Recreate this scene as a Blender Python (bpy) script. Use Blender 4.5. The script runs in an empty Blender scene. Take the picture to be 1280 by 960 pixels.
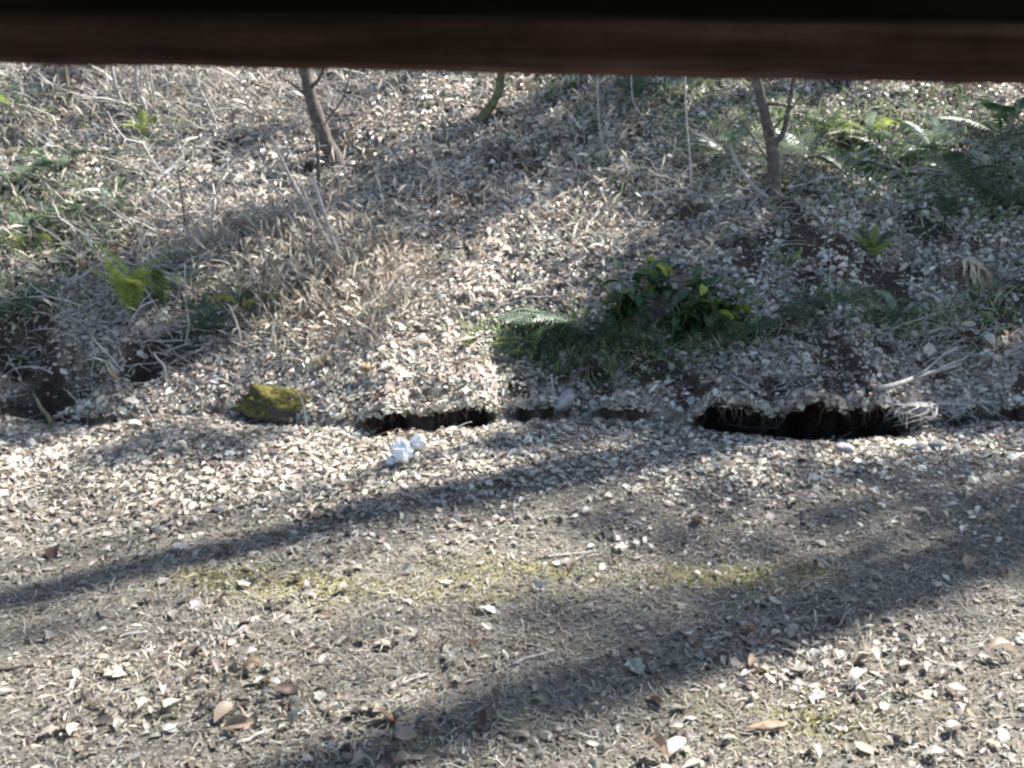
import bpy, math, random
import numpy as np
from mathutils import Vector, Matrix

random.seed(7)
rng = np.random.default_rng(7)
R = math.radians
scene = bpy.context.scene
COL = scene.collection

# ------------------------------------------------------------------ camera, sky, sun, exposure
PITCH = 18.0
CAMZ = 2.6
FOC = 1256.0            # focal length in pixels of a 1280 px wide picture
cd = bpy.data.cameras.new("camera")
cam = bpy.data.objects.new("camera", cd)
COL.objects.link(cam)
cam.location = (0, 0, CAMZ)
cam.rotation_euler = (R(90 - PITCH), 0, 0)
cd.sensor_width = 36.0
cd.lens = 36.0 * FOC / 1280.0
cd.clip_start = 0.02
cd.clip_end = 500
cd.dof.use_dof = True
cd.dof.focus_distance = 7.6
cd.dof.aperture_fstop = 7.0
scene.camera = cam

SUN_EL = 49.0
SUN_AZ = 31.0           # degrees from +x towards +y: the sun stands ahead of the camera, to the right
SD = Vector((math.cos(R(SUN_EL)) * math.cos(R(SUN_AZ)), math.cos(R(SUN_EL)) * math.sin(R(SUN_AZ)), math.sin(R(SUN_EL))))
world = bpy.data.worlds.new("World")
scene.world = world
world.use_nodes = True
wn = world.node_tree
sky = wn.nodes.new("ShaderNodeTexSky")
sky.sky_type = 'NISHITA'
sky.sun_disc = False
sky.sun_elevation = R(SUN_EL)
sky.sun_rotation = R(90 - SUN_AZ)
sky.air_density = 1.0
sky.dust_density = 1.0
bg = wn.nodes["Background"]
bg.inputs["Strength"].default_value = 0.088
wn.links.new(sky.outputs[0], bg.inputs[0])
sl = bpy.data.lights.new("sun", 'SUN')
sl.energy = 5.0
sl.angle = R(0.9)
sl.color = (1.0, 0.965, 0.935)
so = bpy.data.objects.new("sun", sl)
so.rotation_euler = (-SD).to_track_quat('-Z', 'Y').to_euler()
so.location = (20, 12, 30)
COL.objects.link(so)
scene.view_settings.view_transform = 'Standard'
scene.view_settings.look = 'None'
scene.view_settings.exposure = 1.84
scene.view_settings.gamma = 1.0
try:
    scene.cycles.filter_width = 2.4
    scene.cycles.max_bounces = 6
    scene.cycles.transmission_bounces = 4
    scene.cycles.transparent_max_bounces = 4
except Exception:
    pass

# ------------------------------------------------------------------ noise in numpy
def _hash(ix, iy, s):
    h = (ix.astype(np.int64) * 374761393 + iy.astype(np.int64) * 668265263 + s * 1442695041) & 0xFFFFFFFF
    h = ((h ^ (h >> 13)) * 1274126177) & 0xFFFFFFFF
    h = (h ^ (h >> 16)) & 0xFFFF
    return h / 65535.0

def vnoise(x, y, s=0):
    x = np.asarray(x, float); y = np.asarray(y, float)
    ix = np.floor(x); iy = np.floor(y)
    fx = x - ix; fy = y - iy
    fx = fx * fx * (3 - 2 * fx); fy = fy * fy * (3 - 2 * fy)
    a = _hash(ix, iy, s); b = _hash(ix + 1, iy, s); c = _hash(ix, iy + 1, s); d = _hash(ix + 1, iy + 1, s)
    return (a * (1 - fx) + b * fx) * (1 - fy) + (c * (1 - fx) + d * fx) * fy - 0.5

def fbm(x, y, s=0, o=4):
    t = 0; a = 1.0
    for i in range(o):
        ca, sa = math.cos(.6 + i * 1.1 + s), math.sin(.6 + i * 1.1 + s)
        t = t + a * vnoise((x * ca - y * sa) * 2 ** i + 13.37 * (i + 1), (x * sa + y * ca) * 2 ** i + 7.91 * (i + 1), s + i * 17)
        a *= 0.5
    return t

def sstep(a, b, x):      # also runs downwards when a > b
    t = np.clip((np.asarray(x, float) - a) / (b - a), 0, 1)
    return t * t * (3 - 2 * t)

def bump(x, a, b, w):
    return sstep(a - w, a + w, x) * (1 - sstep(b - w, b + w, x))

# ------------------------------------------------------------------ terrain: a parametric surface P(x, v), v = distance beyond the bank's foot
def bank_y(x):
    x = np.asarray(x, float)
    return (np.interp(x, [-8, -3.6, -3.1, -2.3, -1.8, -1.1, -.45, .05, .65, 1.35, 2.0, 2.8, 3.6, 5, 8],
                      [7.3, 7.10, 7.02, 7.30, 7.16, 6.90, 7.02, 7.20, 7.26, 7.05, 6.90, 7.02, 7.22, 7.1, 7.3])
            + 0.05 * vnoise(x * 3.3 + .3, x * 0 + .4, 6) + 0.06 * vnoise(x * 7.7 + .3, x * 0 + .4, 7) + .035 * vnoise(x * 19 + .3, x * 0 + .4, 9))

def cavity(x):
    """How deep the bank is undercut at x (0..1)."""
    x = np.asarray(x, float)
    c = (0.55 * bump(x, -1.08, -0.18, .10) + 0.30 * bump(x, 0.0, 0.42, .10) + 0.22 * bump(x, .62, 1.02, .12)
         + 1.0 * bump(x, 1.42, 3.02, .10) + 0.28 * bump(x, 3.1, 4.6, .25)
         + 0.18 * bump(x, -3.6, -2.95, .2) + .5 * bump(x, -6, -4.3, .3))
    return c * np.clip(0.85 + .6 * vnoise(x * 4.1, x * 0 + 3.3, 8) + .7 * vnoise(x * 11.1, x * 0 + 3.3, 9) + .6 * vnoise(x * 25.1, x * 0 + 3.3, 10), 0, 1.5)

def surf(x, v):
    x = np.asarray(x, float); v = np.asarray(v, float)
    x, v = np.broadcast_arrays(x, v)
    y = bank_y(x) + v
    c = cavity(x)
    rough = fbm(x * 0.9, y * 0.9, 11, 3)
    fine = fbm(x * 5, y * 5, 31, 3)
    # path side
    zp = 0.06 * rough + 0.02 * fine + .03 * fbm(x * 2.1, y * 3.1, 171, 2) - 0.02 * np.exp(-((y - 5.2) / .5) ** 2)
    zp = zp - (0.03 + 0.10 * c) * np.exp(-(np.minimum(v, 0) / 0.16) ** 2)
    zp = np.where(y < -4, zp - 0.05 * (-4 - y), zp)
    # slope side
    lip = 0.02 + 0.19 * c * np.exp(-np.maximum(v, 0) / .55)
    vv = np.maximum(v, 0)
    far = np.where(vv < 14, 0.53 * vv, 0.53 * 14 + 0.33 * (vv - 14) * 1)
    far = np.where(vv > 35, 0.53 * 14 + 0.33 * 21 + .05 * (vv - 35), far)
    hump = 0.20 * fbm(x * 0.45, y * 0.45, 51, 3) * sstep(0.3, 2.5, vv)
    # little scoops: dark hollows in the slope
    hol = 0.0
    for hx, hy, hw, hh, hd in HOLLOWS:
        hol = hol - hd * np.exp(-(((x - hx) / hw) ** 2 + ((y - hy) / hh) ** 2) ** 2)
    zs = lip + far + hump + 0.11 * rough * sstep(0, .6, vv) + 0.075 * fbm(x * 2.3, y * 2.3, 71, 3) * sstep(0, .3, vv) + 0.04 * fine * sstep(0, .3, vv) + hol
    t = np.interp(v, [0, .016, .032, .048, .06], [0, 0, .5, .9, 1.0])
    z = zp * (1 - t) + zs * t - .05 * c * np.exp(-((v - .012) / .008) ** 2)
    # undercut: a slot runs in under the lip, the lip itself leans out over the foot
    over = -c * np.interp(v, [0, .016, .032, .048, .12, .35], [0, .32, .30, -.13, -.09, 0])
    return np.stack([x, y - over, z], -1)

HOLLOWS = []

def gz(x, y):
    x = np.asarray(x, float); y = np.asarray(y, float)
    return surf(x, y - bank_y(x))[..., 2]

SP, CP = math.sin(R(PITCH)), math.cos(R(PITCH))
def ray(px, py):
    """Direction through a point of the 1280 x 960 photograph."""
    a = (px - 640) / FOC; b = (480 - py) / FOC
    return Vector((a, CP + b * SP, -SP + b * CP))

def at(px, py):
    """Where the terrain is met by that direction."""
    d = ray(px, py)
    ts = np.arange(2.5, 20, 0.015)
    xs = d.x * ts; ys = d.y * ts; zs = CAMZ + d.z * ts
    g = gz(xs, ys)
    k = np.argmax(zs <= g)
    if zs[k] > g[k]:
        k = len(ts) - 1
    return Vector((float(xs[k]), float(ys[k]), float(g[k])))

def over(px, py, base, toward=0.0):
    """A point above the ground seen at (px, py), as far off as the point base, minus toward metres."""
    d = ray(px, py)
    t = (base.y - toward) / d.y
    return Vector((0, 0, CAMZ)) + d * t

_h = []
for px, py, w, h, dd in [(842, 388, .36, .24, .85), (1103, 432, .08, .12, .24), (182, 462, .10, .12, .3), (15, 430, .3, .2, .25), (1085, 260, .12, .1, .15), (905, 300, .12, .1, .12), (520, 495, .3, .06, .06), (55, 478, .42, .26, .50),
                         (1225, 350, .22, .12, .10), (655, 158, .12, .10, .12), (795, 202, .10, .10, .10), (28, 178, .26, .14, .16),
                         (420, 205, .14, .1, .08), (1050, 185, .14, .14, .10), (980, 262, .16, .12, .10), (335, 520, .25, .1, .03)]:
    p = at(px, py)
    _h.append((p.x, p.y, w, h, dd))
HOLLOWS = _h

def normal(x, y):
    e = 0.04
    zx = (gz(x + e, y) - gz(x - e, y)) / (2 * e)
    zy = (gz(x, y + e) - gz(x, y - e)) / (2 * e)
    n = np.stack([-zx, -zy, np.ones_like(zx)], -1)
    return n / np.linalg.norm(n, axis=-1, keepdims=True)

# ------------------------------------------------------------------ materials
def mat(name):
    m = bpy.data.materials.new(name); m.use_nodes = True
    nt = m.node_tree
    b = nt.nodes["Principled BSDF"]
    b.inputs["Specular IOR Level"].default_value = 0.3
    return m, nt, b

def ramp(nt, stops, fac):
    r = nt.nodes.new("ShaderNodeValToRGB")
    el = r.color_ramp.elements
    el[0].position, el[0].color = stops[0][0], (*stops[0][1], 1)
    el[1].position, el[1].color = stops[-1][0], (*stops[-1][1], 1)
    for p, c in stops[1:-1]:
        e = el.new(p); e.color = (*c, 1)
    nt.links.new(fac, r.inputs[0])
    return r.outputs[0]

def noise(nt, scale, detail=6, rough=.6, vec=None):
    n = nt.nodes.new("ShaderNodeTexNoise")
    n.inputs["Scale"].default_value = scale; n.inputs["Detail"].default_value = detail; n.inputs["Roughness"].default_value = rough
    if vec is not None: nt.links.new(vec, n.inputs["Vector"])
    return n.outputs["Fac"]

def mixc(nt, fac, a, b, mode='MIX'):
    m = nt.nodes.new("ShaderNodeMix"); m.data_type = 'RGBA'; m.blend_type = mode
    for s, v in ((m.inputs[0], fac), (m.inputs[6], a), (m.inputs[7], b)):
        if isinstance(v, (int, float)): s.default_value = v
        elif isinstance(v, tuple): s.default_value = (*v, 1)
        else: nt.links.new(v, s)
    return m.outputs[2]

def objcoord(nt):
    return nt.nodes.new("ShaderNodeTexCoord").outputs["Object"]

def bumpn(nt, b, h, s=.4, d=.01):
    n = nt.nodes.new("ShaderNodeBump"); n.inputs["Strength"].default_value = s; n.inputs["Distance"].default_value = d
    nt.links.new(h, n.inputs["Height"]); nt.links.new(n.outputs[0], b.inputs["Normal"])

def simple(name, stops, scale=8, rough=.8, bs=.4, trans=0.0, bd=.01):
    m, nt, b = mat(name)
    co = objcoord(nt)
    f = noise(nt, scale, 6, .6, co)
    c = ramp(nt, stops, f)
    nt.links.new(c, b.inputs["Base Color"])
    b.inputs["Roughness"].default_value = rough
    if bs: bumpn(nt, b, noise(nt, scale * 4, 5, .6, co), bs, bd)
    if trans: translucent(nt, b, c, trans)
    return m

def translucent(nt, b, c, f):
    t = nt.nodes.new("ShaderNodeBsdfTranslucent")
    if isinstance(c, tuple): t.inputs[0].default_value = (*c, 1)
    else: nt.links.new(c, t.inputs[0])
    mx = nt.nodes.new("ShaderNodeMixShader"); mx.inputs[0].default_value = f
    nt.links.new(b.outputs[0], mx.inputs[1]); nt.links.new(t.outputs[0], mx.inputs[2])
    nt.links.new(mx.outputs[0], nt.nodes["Material Output"].inputs[0])

def attr_leaf(name, trans=.3, rough=.55):
    """Colour of each leaf comes from its own point attribute."""
    m, nt, b = mat(name)
    a = nt.nodes.new("ShaderNodeAttribute"); a.attribute_name = "col"
    n = noise(nt, 60, 3, .6, objcoord(nt))
    v = nt.nodes.new("ShaderNodeMapRange"); nt.links.new(n, v.inputs[0])
    v.inputs[1].default_value = .3; v.inputs[2].default_value = .7; v.inputs[3].default_value = .65; v.inputs[4].default_value = 1.15
    c = mixc(nt, 1.0, a.outputs["Color"], v.outputs[0], 'MULTIPLY')
    nt.links.new(c, b.inputs["Base Color"]); b.inputs["Roughness"].default_value = rough
    b.inputs["Specular IOR Level"].default_value = .5 if rough < .5 else .25
    if trans: translucent(nt, b, c, trans)
    return m

M = {}
M['leaf'] = attr_leaf("dead_leaf", .28, .42)
M['bit'] = attr_leaf("dead_bits", .1, .8)
M['blade'] = attr_leaf("grass_blade", .3, .6)

def one_leaf_mat(name, c0, c1, trans=.25, rough=.5):
    m, nt, b = mat(name)
    oi = nt.nodes.new("ShaderNodeObjectInfo")
    base = mixc(nt, oi.outputs["Random"], c0, c1)
    n = noise(nt, 45, 4, .6, objcoord(nt))
    c = mixc(nt, 1.0, base, ramp(nt, [(.3, (.55, .5, .45)), (.65, (1, 1, 1))], n), 'MULTIPLY')
    nt.links.new(c, b.inputs["Base Color"]); b.inputs["Roughness"].default_value = rough
    translucent(nt, b, c, trans)
    return m
M['leaf_pale'] = one_leaf_mat("pale_dead_leaf", (.62, .55, .45), (.78, .74, .66), .2)
M['leaf_tan'] = one_leaf_mat("tan_dead_leaf", (.30, .22, .15), (.48, .39, .30))
M['leaf_dark'] = one_leaf_mat("dark_dead_leaf", (.09, .055, .04), (.20, .13, .09))
M['leaf_path'] = one_leaf_mat("path_dead_leaf", (.12, .10, .08), (.30, .265, .215))

# ground: soil with crumbs, leaf mould and moss
def ground_mat(name, path):
    m, nt, b = mat(name)
    co = objcoord(nt)
    if path:
        st = [(.25, (.075, .067, .054)), (.45, (.15, .137, .113)), (.6, (.21, .195, .165)), (.78, (.33, .31, .27))]
    else:
        st = [(.3, (.065, .048, .038)), (.45, (.14, .112, .09)), (.6, (.24, .20, .16)), (.78, (.40, .34, .28))]
    c = ramp(nt, st, noise(nt, 26, 8, .75, co))
    if not path:
        vo = nt.nodes.new("ShaderNodeTexVoronoi"); vo.inputs["Scale"].default_value = 17; vo.inputs["Randomness"].default_value = 1
        nt.links.new(co, vo.inputs["Vector"])
        sp = nt.nodes.new("ShaderNodeSeparateColor"); nt.links.new(vo.outputs["Color"], sp.inputs[0])
        c = mixc(nt, .6, c, ramp(nt, [(0, (.10, .08, .06)), (.35, (.25, .20, .16)), (.7, (.40, .34, .28)), (1, (.6, .53, .45))], sp.outputs[0]))
    big = ramp(nt, [(.35, (.7, .68, .66)), (.65, (1.1, 1.08, 1.05))], noise(nt, 1.3, 4, .6, co))
    c = mixc(nt, 1.0, c, big, 'MULTIPLY')
    if path:
        a = nt.nodes.new("ShaderNodeAttribute"); a.attribute_name = "moss"
        mm = nt.nodes.new("ShaderNodeMath"); mm.operation = 'MULTIPLY'
        nt.links.new(a.outputs["Fac"], mm.inputs[0])
        nt.links.new(ramp(nt, [(.40, (0, 0, 0)), (.50, (1, 1, 1))], noise(nt, 7, 6, .7, co)), mm.inputs[1])
        c = mixc(nt, mm.outputs[0], c, ramp(nt, [(.3, (.18, .165, .055)), (.7, (.34, .31, .12))], noise(nt, 40, 4, .7, co)))
    else:      # dark humus patches, plus shade painted black into the holes and the undercut
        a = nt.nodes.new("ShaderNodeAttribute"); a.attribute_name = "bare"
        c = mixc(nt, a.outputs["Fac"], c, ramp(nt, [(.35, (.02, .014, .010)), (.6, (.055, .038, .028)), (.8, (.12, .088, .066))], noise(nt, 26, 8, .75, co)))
    nt.links.new(c, b.inputs["Base Color"])
    b.inputs["Roughness"].default_value = .95
    b.inputs["Specular IOR Level"].default_value = .12
    bumpn(nt, b, noise(nt, 45, 6, .75, co), .8, .03)
    return m
M['path'] = ground_mat("trodden_earth", True)
M['slope'] = ground_mat("leaf_mould", False)
M['bark'] = simple("grey_brown_bark", [(.3, (.05, .04, .032)), (.55, (.12, .10, .085)), (.8, (.24, .21, .18))], 22, .9, .7)
M['bark_pale'] = simple("pale_dead_stem", [(.3, (.19, .175, .155)), (.7, (.44, .41, .37))], 25, .8, .4)
M['bark_green'] = simple("mossy_bark", [(.3, (.06, .055, .03)), (.55, (.12, .12, .06)), (.8, (.25, .23, .17))], 20, .9, .6)
M['straw'] = simple("dry_straw", [(.3, (.36, .28, .17)), (.7, (.66, .58, .42))], 14, .7, 0, .25)
M['rust'] = simple("rusty_fern", [(.3, (.07, .04, .025)), (.7, (.20, .13, .08))], 14, .8, 0, .2)
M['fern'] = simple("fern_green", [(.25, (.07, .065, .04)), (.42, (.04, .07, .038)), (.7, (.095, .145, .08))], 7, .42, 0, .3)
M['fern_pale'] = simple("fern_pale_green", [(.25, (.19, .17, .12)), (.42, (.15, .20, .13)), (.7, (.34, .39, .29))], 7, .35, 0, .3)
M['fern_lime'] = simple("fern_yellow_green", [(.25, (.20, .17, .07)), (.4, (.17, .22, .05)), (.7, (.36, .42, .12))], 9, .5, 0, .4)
M['broad'] = simple("glossy_evergreen", [(.25, (.05, .05, .025)), (.4, (.028, .06, .022)), (.7, (.065, .115, .04))], 9, .5, 0, .2)
M['broad_y'] = simple("yellowing_leaf", [(.3, (.18, .22, .02)), (.7, (.34, .36, .05))], 9, .4, 0, .4)
M['needle'] = simple("evergreen_foliage", [(.3, (.03, .055, .02)), (.7, (.07, .11, .04))], 3, .6, 0, .2)
M['stone'] = simple("grey_stone", [(.3, (.16, .15, .14)), (.7, (.4, .38, .36))], 14, .85, .6)
M['paper'] = simple("white_crumpled_plastic", [(.3, (.76, .77, .79)), (.7, (.88, .88, .88))], 12, .4, .2, .25)

def moss_rock_mat():
    m, nt, b = mat("mossy_rock")
    co = objcoord(nt)
    g = nt.nodes.new("ShaderNodeNewGeometry")
    sx = nt.nodes.new("ShaderNodeSeparateXYZ"); nt.links.new(g.outputs["Normal"], sx.inputs[0])
    a = nt.nodes.new("ShaderNodeMath"); a.operation = 'MULTIPLY_ADD'
    nt.links.new(noise(nt, 14, 5, .7, co), a.inputs[0]); a.inputs[1].default_value = 1.2
    nt.links.new(sx.outputs["Z"], a.inputs[2])
    moss = ramp(nt, [(.35, (.04, .035, .014)), (.55, (.11, .098, .03)), (.75, (.27, .235, .08))], noise(nt, 30, 5, .7, co))
    rock = ramp(nt, [(.3, (.05, .046, .036)), (.7, (.13, .12, .095))], noise(nt, 18, 5, .6, co))
    f = ramp(nt, [(.86, (0, 0, 0)), (1.0, (1, 1, 1))], a.outputs[0])
    c = mixc(nt, f, rock, moss)
    nt.links.new(c, b.inputs["Base Color"]); b.inputs["Roughness"].default_value = .95
    b.inputs["Specular IOR Level"].default_value = .1
    bumpn(nt, b, noise(nt, 60, 5, .7, co), .8, .02)
    return m
M['mossrock'] = moss_rock_mat()

def wood(name, c0, c1, c2):
    m, nt, b = mat(name)
    co = objcoord(nt)
    mp = nt.nodes.new("ShaderNodeMapping"); mp.inputs["Scale"].default_value = (1.2, 26, 26)
    nt.links.new(co, mp.inputs[0])
    f = noise(nt, 1.6, 8, .7, mp.outputs[0])
    c = ramp(nt, [(.3, c0), (.5, c1), (.72, c2)], f)
    blot = ramp(nt, [(.3, (.55, .55, .55)), (.7, (1.25, 1.25, 1.25))], noise(nt, 3.5, 5, .7, co))
    c = mixc(nt, 1.0, c, blot, 'MULTIPLY')
    nt.links.new(c, b.inputs["Base Color"]); b.inputs["Roughness"].default_value = .8
    b.inputs["Specular IOR Level"].default_value = .15
    bumpn(nt, b, f, .5, .006)
    return m
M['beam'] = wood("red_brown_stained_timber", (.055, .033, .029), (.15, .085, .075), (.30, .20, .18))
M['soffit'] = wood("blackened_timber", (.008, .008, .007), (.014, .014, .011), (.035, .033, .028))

# ------------------------------------------------------------------ mesh helpers
def tag(o, label=None, cat=None, group=None, kind=None):
    if label: o['label'] = label
    if cat: o['category'] = cat
    if group: o['group'] = group
    if kind: o['kind'] = kind
    return o

def link(name, me, parent=None, loc=None):
    o = bpy.data.objects.new(name, me); COL.objects.link(o)
    if parent is not None: o.parent = parent
    if loc is not None: o.location = loc
    return o

def np_mesh(name, V, loops, starts, totals, mats, cols=None, smooth=True, fattr=None):
    me = bpy.data.meshes.new(name)
    V = np.ascontiguousarray(V, dtype=np.float32).reshape(-1, 3)
    me.vertices.add(len(V)); me.vertices.foreach_set("co", V.ravel())
    me.loops.add(len(loops)); me.loops.foreach_set("vertex_index", np.asarray(loops, dtype=np.int32))
    me.polygons.add(len(starts)); me.polygons.foreach_set("loop_start", np.asarray(starts, dtype=np.int32))
    me.polygons.foreach_set("loop_total", np.asarray(totals, dtype=np.int32))
    if smooth: me.polygons.foreach_set("use_smooth", np.ones(len(starts), dtype=bool))
    if cols is not None:
        a = me.attributes.new("col", 'FLOAT_COLOR', 'POINT')
        a.data.foreach_set("color", np.ascontiguousarray(cols, dtype=np.float32).ravel())
    if fattr is not None:
        a = me.attributes.new(fattr[0], 'FLOAT', 'POINT')
        a.data.foreach_set("value", np.ascontiguousarray(fattr[1], dtype=np.float32).ravel())
    me.update(calc_edges=True)
    for m in mats: me.materials.append(m)
    return me

def pymesh(name, V, F, m, smooth=True):
    me = bpy.data.meshes.new(name)
    me.from_pydata([tuple(v) for v in V], [], F); me.update()
    if smooth:
        for p in me.polygons: p.use_smooth = True
    me.materials.append(m)
    return me

# leaf templates: a curled two-sided blade; length runs along x from 0 to 1
def leaf_template(n, wid, curl, fold, twist, wav=0.0):
    """n = cross rows between tip and base; returns verts, faces"""
    V = [(0, 0, 0)]
    for i in range(1, n + 1):
        t = i / (n + 1)
        w = wid * math.sin(math.pi * min(1, t ** .8)) ** .8
        zc = curl * (t * (1 - t)) * 4 * .25 + wav * math.sin(t * 9)
        tw = twist * (t - .5)
        for s in (-1, 0, 1):
            yy = s * w; zz = zc + (abs(s) * fold * w * 2)
            V.append((t, yy * math.cos(tw) - (zz - zc) * math.sin(tw), zc + yy * math.sin(tw) + (zz - zc) * math.cos(tw)))
    V.append((1, 0, curl * .15))
    F = [(0, 2, 1), (0, 3, 2)]
    for i in range(n - 1):
        a = 1 + i * 3; b = a + 3
        F += [(a, a + 1, b + 1, b), (a + 1, a + 2, b + 2, b + 1)]
    a = 1 + (n - 1) * 3; e = len(V) - 1
    F += [(a, a + 1, e), (a + 1, a + 2, e)]
    V = np.array(V); V[:, 0] -= .5
    return V, F

def scatter(name, tmpls, P, N, L, tilt, cols, mats, lift=None, yaw=None, parent=None):
    """Joins many small pieces into one mesh. P positions, N normals, L sizes, tilt radians."""
    n = len(P)
    if yaw is None: yaw = rng.uniform(0, 2 * np.pi, n)
    # build frame
    tax = rng.uniform(0, 2 * np.pi, n)
    Z = N + (np.stack([np.cos(tax), np.sin(tax), np.zeros(n)], -1) * np.tan(tilt)[:, None])
    Z /= np.linalg.norm(Z, axis=1, keepdims=True)
    X0 = np.stack([np.cos(yaw), np.sin(yaw), np.zeros(n)], -1)
    X = X0 - Z * (X0 * Z).sum(1, keepdims=True); X /= np.linalg.norm(X, axis=1, keepdims=True)
    Y = np.cross(Z, X)
    if lift is not None: P = P + N * lift[:, None]
    which = rng.integers(0, len(tmpls), n)
    Vs, Ls, St, To, Cs = [], [], [], [], []
    vo = 0; lo = 0
    for k, (tv, tf) in enumerate(tmpls):
        idx = np.nonzero(which == k)[0]; m = len(idx)
        if not m: continue
        w = (tv[None, :, 0:1] * X[idx][:, None] + tv[None, :, 1:2] * Y[idx][:, None] + tv[None, :, 2:3] * Z[idx][:, None]) * L[idx][:, None, None] + P[idx][:, None]
        Vs.append(w.reshape(-1, 3))
        fl = np.array([i for f in tf for i in f]); ft = np.array([len(f) for f in tf]); fs = np.concatenate([[0], np.cumsum(ft)[:-1]])
        Ls.append((fl[None] + (np.arange(m) * len(tv))[:, None] + vo).ravel())
        St.append((fs[None] + (np.arange(m) * len(fl))[:, None] + lo).ravel())
        To.append(np.tile(ft, m))
        Cs.append(np.repeat(cols[idx], len(tv), axis=0))
        vo += m * len(tv); lo += m * len(fl)
    me = np_mesh(name, np.concatenate(Vs), np.concatenate(Ls), np.concatenate(St), np.concatenate(To), mats, np.concatenate(Cs))
    return link(name, me, parent)

def tube_geo(pts, rads, sides=6, V=None, F=None, cap=True):
    """Adds a tapering bent tube to V, F."""
    if V is None: V, F = [], []
    pts = [Vector(p) for p in pts]
    n = len(pts); off = len(V)
    ref = Vector((0.3, 0.9, 0.2))
    for i, p in enumerate(pts):
        d = (pts[min(i + 1, n - 1)] - pts[max(i - 1, 0)]).normalized()
        a = d.cross(ref)
        if a.length < .05: a = d.cross(Vector((1, 0, 0)))
        a.normalize(); b = d.cross(a)
        for k in range(sides):
            t = 2 * math.pi * k / sides
            V.append(p + (a * math.cos(t) + b * math.sin(t)) * rads[i])
    for i in range(n - 1):
        for k in range(sides):
            k2 = (k + 1) % sides
            F.append((off + i * sides + k, off + i * sides + k2, off + (i + 1) * sides + k2, off + (i + 1) * sides + k))
    if cap:
        F.append(tuple(off + k for k in reversed(range(sides))))
        F.append(tuple(off + (n - 1) * sides + k for k in range(sides)))
    return V, F

def bend(p0, p1, n=6, amp=.05, rnd=random):
    """A slightly crooked line between two points."""
    p0 = Vector(p0); p1 = Vector(p1); d = p1 - p0; L = d.length
    ph = [rnd.uniform(0, 6.28) for _ in range(4)]
    out = []
    for i in range(n + 1):
        t = i / n; e = math.sin(math.pi * t)
        o = Vector((math.sin(t * 4 + ph[0]) + .5 * math.sin(t * 11 + ph[1]), .5 * math.sin(t * 5 + ph[2]), .4 * math.sin(t * 7 + ph[3]))) * amp * L * e
        out.append(p0 + d * t + o)
    return out

# ------------------------------------------------------------------ the shelter beam the camera looks out under
shelter = link("timber_shelter", None, None, (0, 0, 0))
tag(shelter, "dark timber shelter with a reddish brown beam across the top of the view", "shelter")

def box_mesh(name, sx, sy, sz, m, bev=.006, wob=0.0, seed=0, cuts=24):
    """A long sawn board with softened, slightly uneven edges."""
    rd = random.Random(seed)
    V, F = [], []
    prof = [(-sy / 2 + bev, -sz / 2), (sy / 2 - bev, -sz / 2), (sy / 2, -sz / 2 + bev), (sy / 2, sz / 2 - bev), (sy / 2 - bev, sz / 2), (-sy / 2 + bev, sz / 2), (-sy / 2, sz / 2 - bev), (-sy / 2, -sz / 2 + bev)]
    for i in range(cuts + 1):
        x = -sx / 2 + sx * i / cuts
        for (y, z) in prof:
            V.append((x, y + rd.uniform(-wob, wob), z + rd.uniform(-wob, wob)))
    for i in range(cuts):
        for k in range(8):
            k2 = (k + 1) % 8
            F.append((i * 8 + k, i * 8 + k2, (i + 1) * 8 + k2, (i + 1) * 8 + k))
    F.append(tuple(reversed(range(8)))); F.append(tuple(cuts * 8 + k for k in range(8)))
    return pymesh(name, V, F, m, False)

BY = 1.0
bm_ = link("beam", box_mesh("beam", 3.2, .09, .075, M['beam'], .006, .0012, 1, 60), shelter, (0.1, BY + .045, CAMZ - .0165 + .0375))
bm_.rotation_euler = (0, R(1.15), 0)
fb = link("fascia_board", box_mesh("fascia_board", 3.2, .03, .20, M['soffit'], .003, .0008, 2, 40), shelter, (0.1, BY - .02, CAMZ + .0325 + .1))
fb.rotation_euler = (0, R(0.5), 0)
for i in range(16):                       # unseen roof boards over the camera, keeping sky light off the beam
    y = BY - .10 - i * .152
    link("unseen_roof_board", box_mesh("unseen_roof_board", 3.4, .148, .022, M['soffit'], .003, 0, 20 + i, 4), shelter, (0, y, CAMZ + .25 - .0 * i))
for i in range(14):                       # unseen rear wall of upright boards, added to keep the beam's near face dark
    o = link("unseen_wall_board", box_mesh("unseen_wall_board", 3.0, .148, .022, M['soffit'], .003, 0, 50 + i, 4), shelter, (-1.0 + i * .152, -1.52, 1.33))
    o.rotation_euler = (0, R(90), R(90))
for sx in (-1.55, 1.55):
    o = link("post", box_mesh("post", 2.65, .09, .09, M['beam'], .006, 0, 70, 4), shelter, (sx, BY + .045, 1.24)); o.rotation_euler = (0, R(90), 0)
    o = link("post", box_mesh("post", 2.75, .09, .09, M['beam'], .006, 0, 71, 4), shelter, (sx * .9, -1.42, 1.30)); o.rotation_euler = (0, R(90), 0)
for i in range(10):
    for sx in (-1.52, 1.52):
        link("side_board", box_mesh("side_board", 2.2, .02, .148, M['soffit'], .003, 0, 90 + i, 4), shelter, (sx * .97, -.38, 1.2 + i * .153)).rotation_euler = (0, 0, R(90))

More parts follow.
